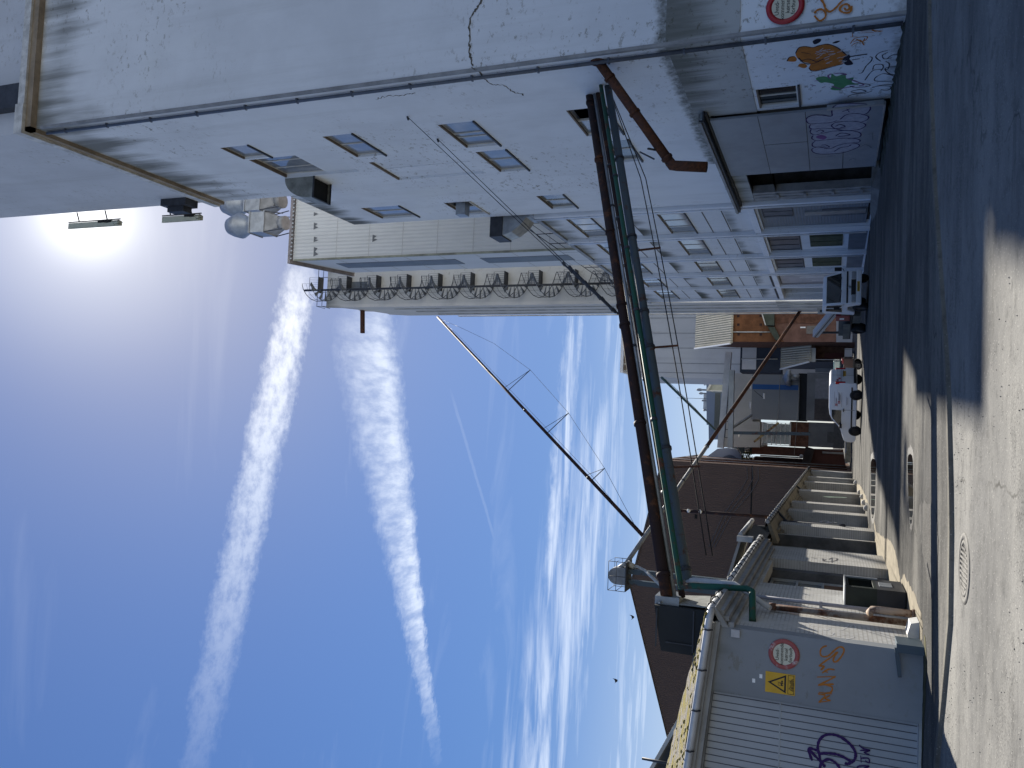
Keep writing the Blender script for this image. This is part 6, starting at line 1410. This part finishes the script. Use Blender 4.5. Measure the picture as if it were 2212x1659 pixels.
gr = MB(); fill(gr, [k30(*v) for v in [(655,490),(700,445),(725,462),(715,480),(745,520),(690,530)]], 'X', XR, NXm, .0062); gr.build('graffiti_shadow', m_blk, g1); gr = MB(); fill(gr, [k30(*v) for v in [(415,335),(450,316),(485,320),(470,345),(430,360)]], 'X', XR, NXm, .0062); gr.build('graffiti_shadow', m_blk, g1); gr = MB(); fill(gr, [k30(*v) for v in [(575,352),(600,336),(640,332),(610,350)]], 'X', XR, NXm, .0062); gr.build('graffiti_shadow', m_blk, g1); gr = MB(); ribbon(gr, [k30(715,462), k30(790,450), k30(862,440)], .06, 'X', XR, NXm, .007); ribbon(gr, [k30(735,488), k30(800,478)], .06, 'X', XR, NXm, .007); gr.build('graffiti_shadow', m_blk, g1)
gr = MB(); fill(gr, [k30(*v) for v in [(440,640),(500,622),(560,632),(570,600),(610,622),(680,600),(690,640),(750,632),(735,670),(790,690),(700,695),(640,735),(560,728),(590,690),(520,672),(480,676)]], 'X', XR, NXm, .0025); g2 = gr.build('graffiti', m_grn, mill); g2['label'] = 'green and lilac smudged paint patch'
strokes([[(390,622),(430,615)], [(395,690),(440,700)], [(490,715),(520,705)], [(590,600),(640,596),(690,606),(650,612)], [(700,640),(760,660),(830,690),(790,700)], [(570,700),(640,720),(760,700)], [(560,640),(540,620),(565,600)], [(430,660),(480,650)]], k30, .05, 'X', XR, NXm, .005, 'graffiti_outline', m_lil, g2)
strokes([[(790,600),(820,590),(850,540),(890,500),(900,470),(880,462)], [(840,655),(880,600),(920,570),(990,565)], [(1030,410),(960,430),(930,465),(970,500)], [(1030,425),(985,450),(1000,480),(1060,470)], [(905,570),(920,530),(980,525),(990,550),(970,580)], [(1010,500),(1040,520),(1030,560),(1000,570)], [(1115,540),(1050,545),(1005,560),(1040,600),(1115,612)], [(1115,632),(1000,600),(930,630),(930,660),(1060,662)], [(1100,690),(1000,690),(900,712),(960,700),(1050,705),(1030,735),(970,730)], [(700,790),(740,770),(840,760),(900,740)], [(1115,440),(1060,450),(1020,480)], [(720,690),(800,680),(880,690),(860,705),(760,712),(720,700)], [(725,745),(800,730),(850,745),(780,758),(725,750)]], k30, .032, 'X', XR, NXm, .004, 'graffiti', m_blk, mill)['label'] = 'black spray tags near the wall foot'
strokes([[(868,212),(880,232),(930,248),(988,252)], [(985,252),(930,258),(890,235)], [(805,255),(918,250)], [(805,268),(915,264)], [(962,222),(1028,204)], [(720,300),(782,300)], [(738,265),(742,300)], [(722,355),(760,312),(830,298),(862,300),(840,330),(770,348),(730,372)], [(770,318),(820,340),(840,310)], [(745,340),(800,325),(835,368)]], k30, .03, 'X', XR, NXm, .004, 'graffiti', m_por, mill)
strokes([[(470,-20),(505,30),(520,75),(555,98),(600,70),(640,25),(690,-20)], [(735,50),(720,100),(670,106),(634,80),(660,45),(700,38),(716,68),(690,86),(672,66)], [(428,130),(470,172),(512,150),(520,112),(490,80),(452,86),(428,112)]], k30, .05, 'Y', 21.97, (0, -1, 0), .02, 'graffiti', m_por, mill)
# bubble letters on the sliding door
DX = XR-.2072
gr = MB(); fill(gr, [k30(*v) for v in [(365,985),(420,942),(560,945),(582,890),(612,857),(700,847),(868,857),(884,885),(850,930),(868,958),(844,1025),(806,1095),(798,1145),(793,1190),(750,1215),(660,1243),(560,1253),(470,1253),(416,1235),(414,1170),(411,1130),(397,1080),(391,1030)]], 'X', DX, NXm, .001); g3 = gr.build('graffiti', m_pnk, door); g3['label'] = 'pale bubble letters outlined in dark purple'
strokes([[(575,945),(573,890),(612,855),(700,845),(810,845),(870,856),(886,885),(866,918),(835,935)], [(638,975),(690,936),(770,926),(840,938),(872,955),(852,982),(815,992)], [(575,942),(555,950),(500,940),(420,940),(368,962),(365,990),(395,1010),(480,1005),(560,1000),(612,984)],
         [(565,1026),(600,1000),(680,990),(760,990),(830,1005),(846,1026),(810,1050),(760,1062),(680,1065),(600,1050),(565,1026)], [(397,1015),(388,1040),(420,1053),(500,1045),(590,1050),(690,1042)], [(402,1055),(395,1080),(430,1100),(500,1086),(600,1068),(700,1065),(780,1075),(809,1095),(790,1120),(700,1130)],
         [(418,1105),(408,1130),(450,1148),(540,1140),(650,1128),(760,1130),(802,1146),(785,1162),(740,1166)], [(435,1150),(412,1172),(420,1196),(480,1198),(550,1200),(520,1182),(485,1185)], [(500,1205),(450,1200),(410,1215),(418,1240),(470,1256),(560,1256),(660,1246),(752,1216),(796,1190),(770,1170),(700,1168),(620,1186),(560,1212),(505,1208)],
         [(655,910),(700,895),(745,870)], [(690,885),(715,915)], [(445,1075),(475,1060),(505,1070),(480,1082)], [(600,1110),(650,1085),(720,1100),(620,1115)], [(590,1235),(640,1205),(700,1195),(730,1180)], [(600,1030),(640,1015),(680,1030),(640,1040)]], k30, .042, 'X', DX, NXm, .003, 'graffiti_outline', m_pur, g3)
gr = MB(); fill(gr, [k30(*v) for v in [(440,1120),(480,1100),(530,1118),(500,1140)]], 'X', DX, NXm, .0025); gr.build('graffiti_highlight', m_lil, g3)
strokes([[(870,1095),(930,1085)], [(870,1115),(930,1105)], [(900,1080),(905,1140)], [(710,1310),(740,1295),(770,1300)], [(980,885),(1010,900),(985,915)], [(800,1200),(850,1180),(900,1210)], [(430,1285),(520,1280),(600,1270)]], k30, .018, 'X', DX, NXm, .003, 'graffiti', paint('faded_scribble', (.12, .13, .17)), door)

# signs ---------------------------------------------------------------
def text(s, size, name, mat, parent, loc, right, up=(0, 0, 1), align='CENTER', depth=.0015, bold=.0):
    cu = D.curves.new(name, 'FONT'); cu.body = s; cu.size = size; cu.align_x = align; cu.align_y = 'CENTER'; cu.extrude = depth; cu.offset = bold; cu.resolution_u = 3
    tmp = D.objects.new('tmp', cu); COL.objects.link(tmp)
    bpy.context.view_layer.update()
    me = D.meshes.new_from_object(tmp.evaluated_get(bpy.context.evaluated_depsgraph_get())); D.objects.remove(tmp)
    r_, u_ = Vector(right), Vector(up); n_ = r_.cross(u_)
    M_ = Matrix((r_, u_, n_)).transposed().to_4x4(); off = Vector((0, 0, 0)); q_ = parent
    while q_ is not None: off += Vector(q_.location); q_ = q_.parent
    M_.translation = Vector(loc)-off; me.transform(M_)
    o = D.objects.new(name, me); COL.objects.link(o); o.parent = parent; me.materials.clear(); me.materials.append(mat)
    return o
m_ink = plain('black_ink', (.012, .012, .014), .6)
g = G('worn_red_ring', .5); g.color(g.mix(g.map(g.noise(7, 6, .7), .52, .66), (.33, .085, .08), (.50, .46, .45))); m_ringw = g.m
m_ring = plain('red_ring', (.36, .02, .03), .45, 0, .08)
m_cream = plain('cream_sign_face', (.58, .56, .44), .5, 0, .06, 3); m_yel = plain('yellow_sign', (.62, .36, .02), .5, 0, .06, 4)
def round_sign(c, r, label, ringm):
    t = thing('no_driving_sign', label, 'sign', c); x, y, z = c
    q = MB(); q.lathe([(r*.70, .004), (r*.70, .010), (r, .010), (r, -.004)], (x, y, z), 48, (0, -1, 0)); q.build('ring', ringm, t)
    q = MB(); q.lathe([(0, .008), (r*.71, .008)], (x, y, z), 48, (0, -1, 0)); f_ = q.build('face', m_cream, t)
    for i, s in enumerate(('Uved-', 'kommende', 'kørsel', 'forbudt')):
        text(s, r*.325, 'lettering', m_ink, f_, (x+(-.06*r if i == 0 else 0), y-.0105, z+r*(.42-.28*i)), (1, 0, 0))
    return t
c = P(*kf(990, 508), 'Y', FY-.01); round_sign(c, .262, 'worn round no driving sign with flaking red ring on the grey front wall', m_ringw)
c = P(*k30(190, 52), 'Y', 21.95); r_ = abs(P(*k30(190, 198), 'Y', 21.95).x-c.x); round_sign(c, r_, 'clean round red ringed no driving sign on the mill corner beside orange swirls', m_ring)
# yellow forklift warning sign
a, b = P(*kf(852, 787), 'Y', FY-.006), P(*kf(1072, 662), 'Y', FY-.006); x0, x1, z1, z0 = a.x+.02, b.x, a.z, b.z
t = thing('warning_sign', 'yellow forklift warning sign with black triangle left of the worn round sign', 'sign', ((x0+x1)/2, FY, (z0+z1)/2))
q = MB(); q.box(x0, x1, FY-.008, FY, z0, z1); q.build('plate', m_yel, t)
w_ = x1-x0; xm_ = (x0+x1)/2; ty = z1-.04; tb_ = ty-w_*.86
q = MB(); T_ = [(xm_, ty), (x1-.02, tb_), (x0+.02, tb_)]; cx_, cz_ = xm_, (ty+2*tb_)/3
In = [(cx_+(x-cx_)*.72, cz_+(z-cz_)*.72) for x, z in T_]
for i in range(3): j = (i+1) % 3; q.quad((T_[i][0], FY-.0095, T_[i][1]), (T_[j][0], FY-.0095, T_[j][1]), (In[j][0], FY-.0095, In[j][1]), (In[i][0], FY-.0095, In[i][1]))
q.build('triangle', m_ink, t)
q = MB(); u_ = w_*.052
def bxs(x_0, x_1, z_0, z_1): q.quad((cx_+x_0*u_, FY-.0097, cz_+z_0*u_), (cx_+x_1*u_, FY-.0097, cz_+z_0*u_), (cx_+x_1*u_, FY-.0097, cz_+z_1*u_), (cx_+x_0*u_, FY-.0097, cz_+z_1*u_))
bxs(-2.2, .8, -2.2, -1); bxs(-2.0, -1.7, -1, 1.6); bxs(-2.0, .6, 1.3, 1.6); bxs(.3, .6, -1, 1.6); bxs(1.0, 1.3, -3, 2.2); bxs(1.3, 3.0, -2.8, -2.5); bxs(1.5, 2.8, -2.4, -1.2); bxs(-.6, -.1, -1, .2)
for xx in (-1.6, .2): q._add([(cx_+(xx+.55*math.cos(k*.785))*u_, FY-.0098, cz_+(-2.5+.55*math.sin(k*.785))*u_) for k in range(8)], [tuple(range(8))])
q.build('forklift_pictogram', m_ink, t)
bz1, bz0 = tb_-.03, z0+.018
q = MB()
for (xa, xb, za, zb) in ((x0+.015, x1-.015, bz1-.008, bz1), (x0+.015, x1-.015, bz0, bz0+.008), (x0+.015, x0+.023, bz0+.008, bz1-.008), (x1-.023, x1-.015, bz0+.008, bz1-.008)): q.quad((xa, FY-.0095, za), (xb, FY-.0095, za), (xb, FY-.0095, zb), (xa, FY-.0095, zb))
q.build('text_border', m_ink, t)
for i, s in enumerate(('Pas på!', 'kørende', 'transport')): text(s, .058, 'lettering', m_ink, t, (xm_, FY-.0095, bz1-.038-(bz1-bz0-.04)/3*(i+.12)), (1, 0, 0))
for cxy in ((770, 700), (822, 668)):
    v = P(*kf(*cxy), 'Y', FY); q = MB(); q.box(v.x-.035, v.x+.035, FY-.003, FY-.001, v.z-.025, v.z+.025); q.build('sticker_remnant', m_white, wh)
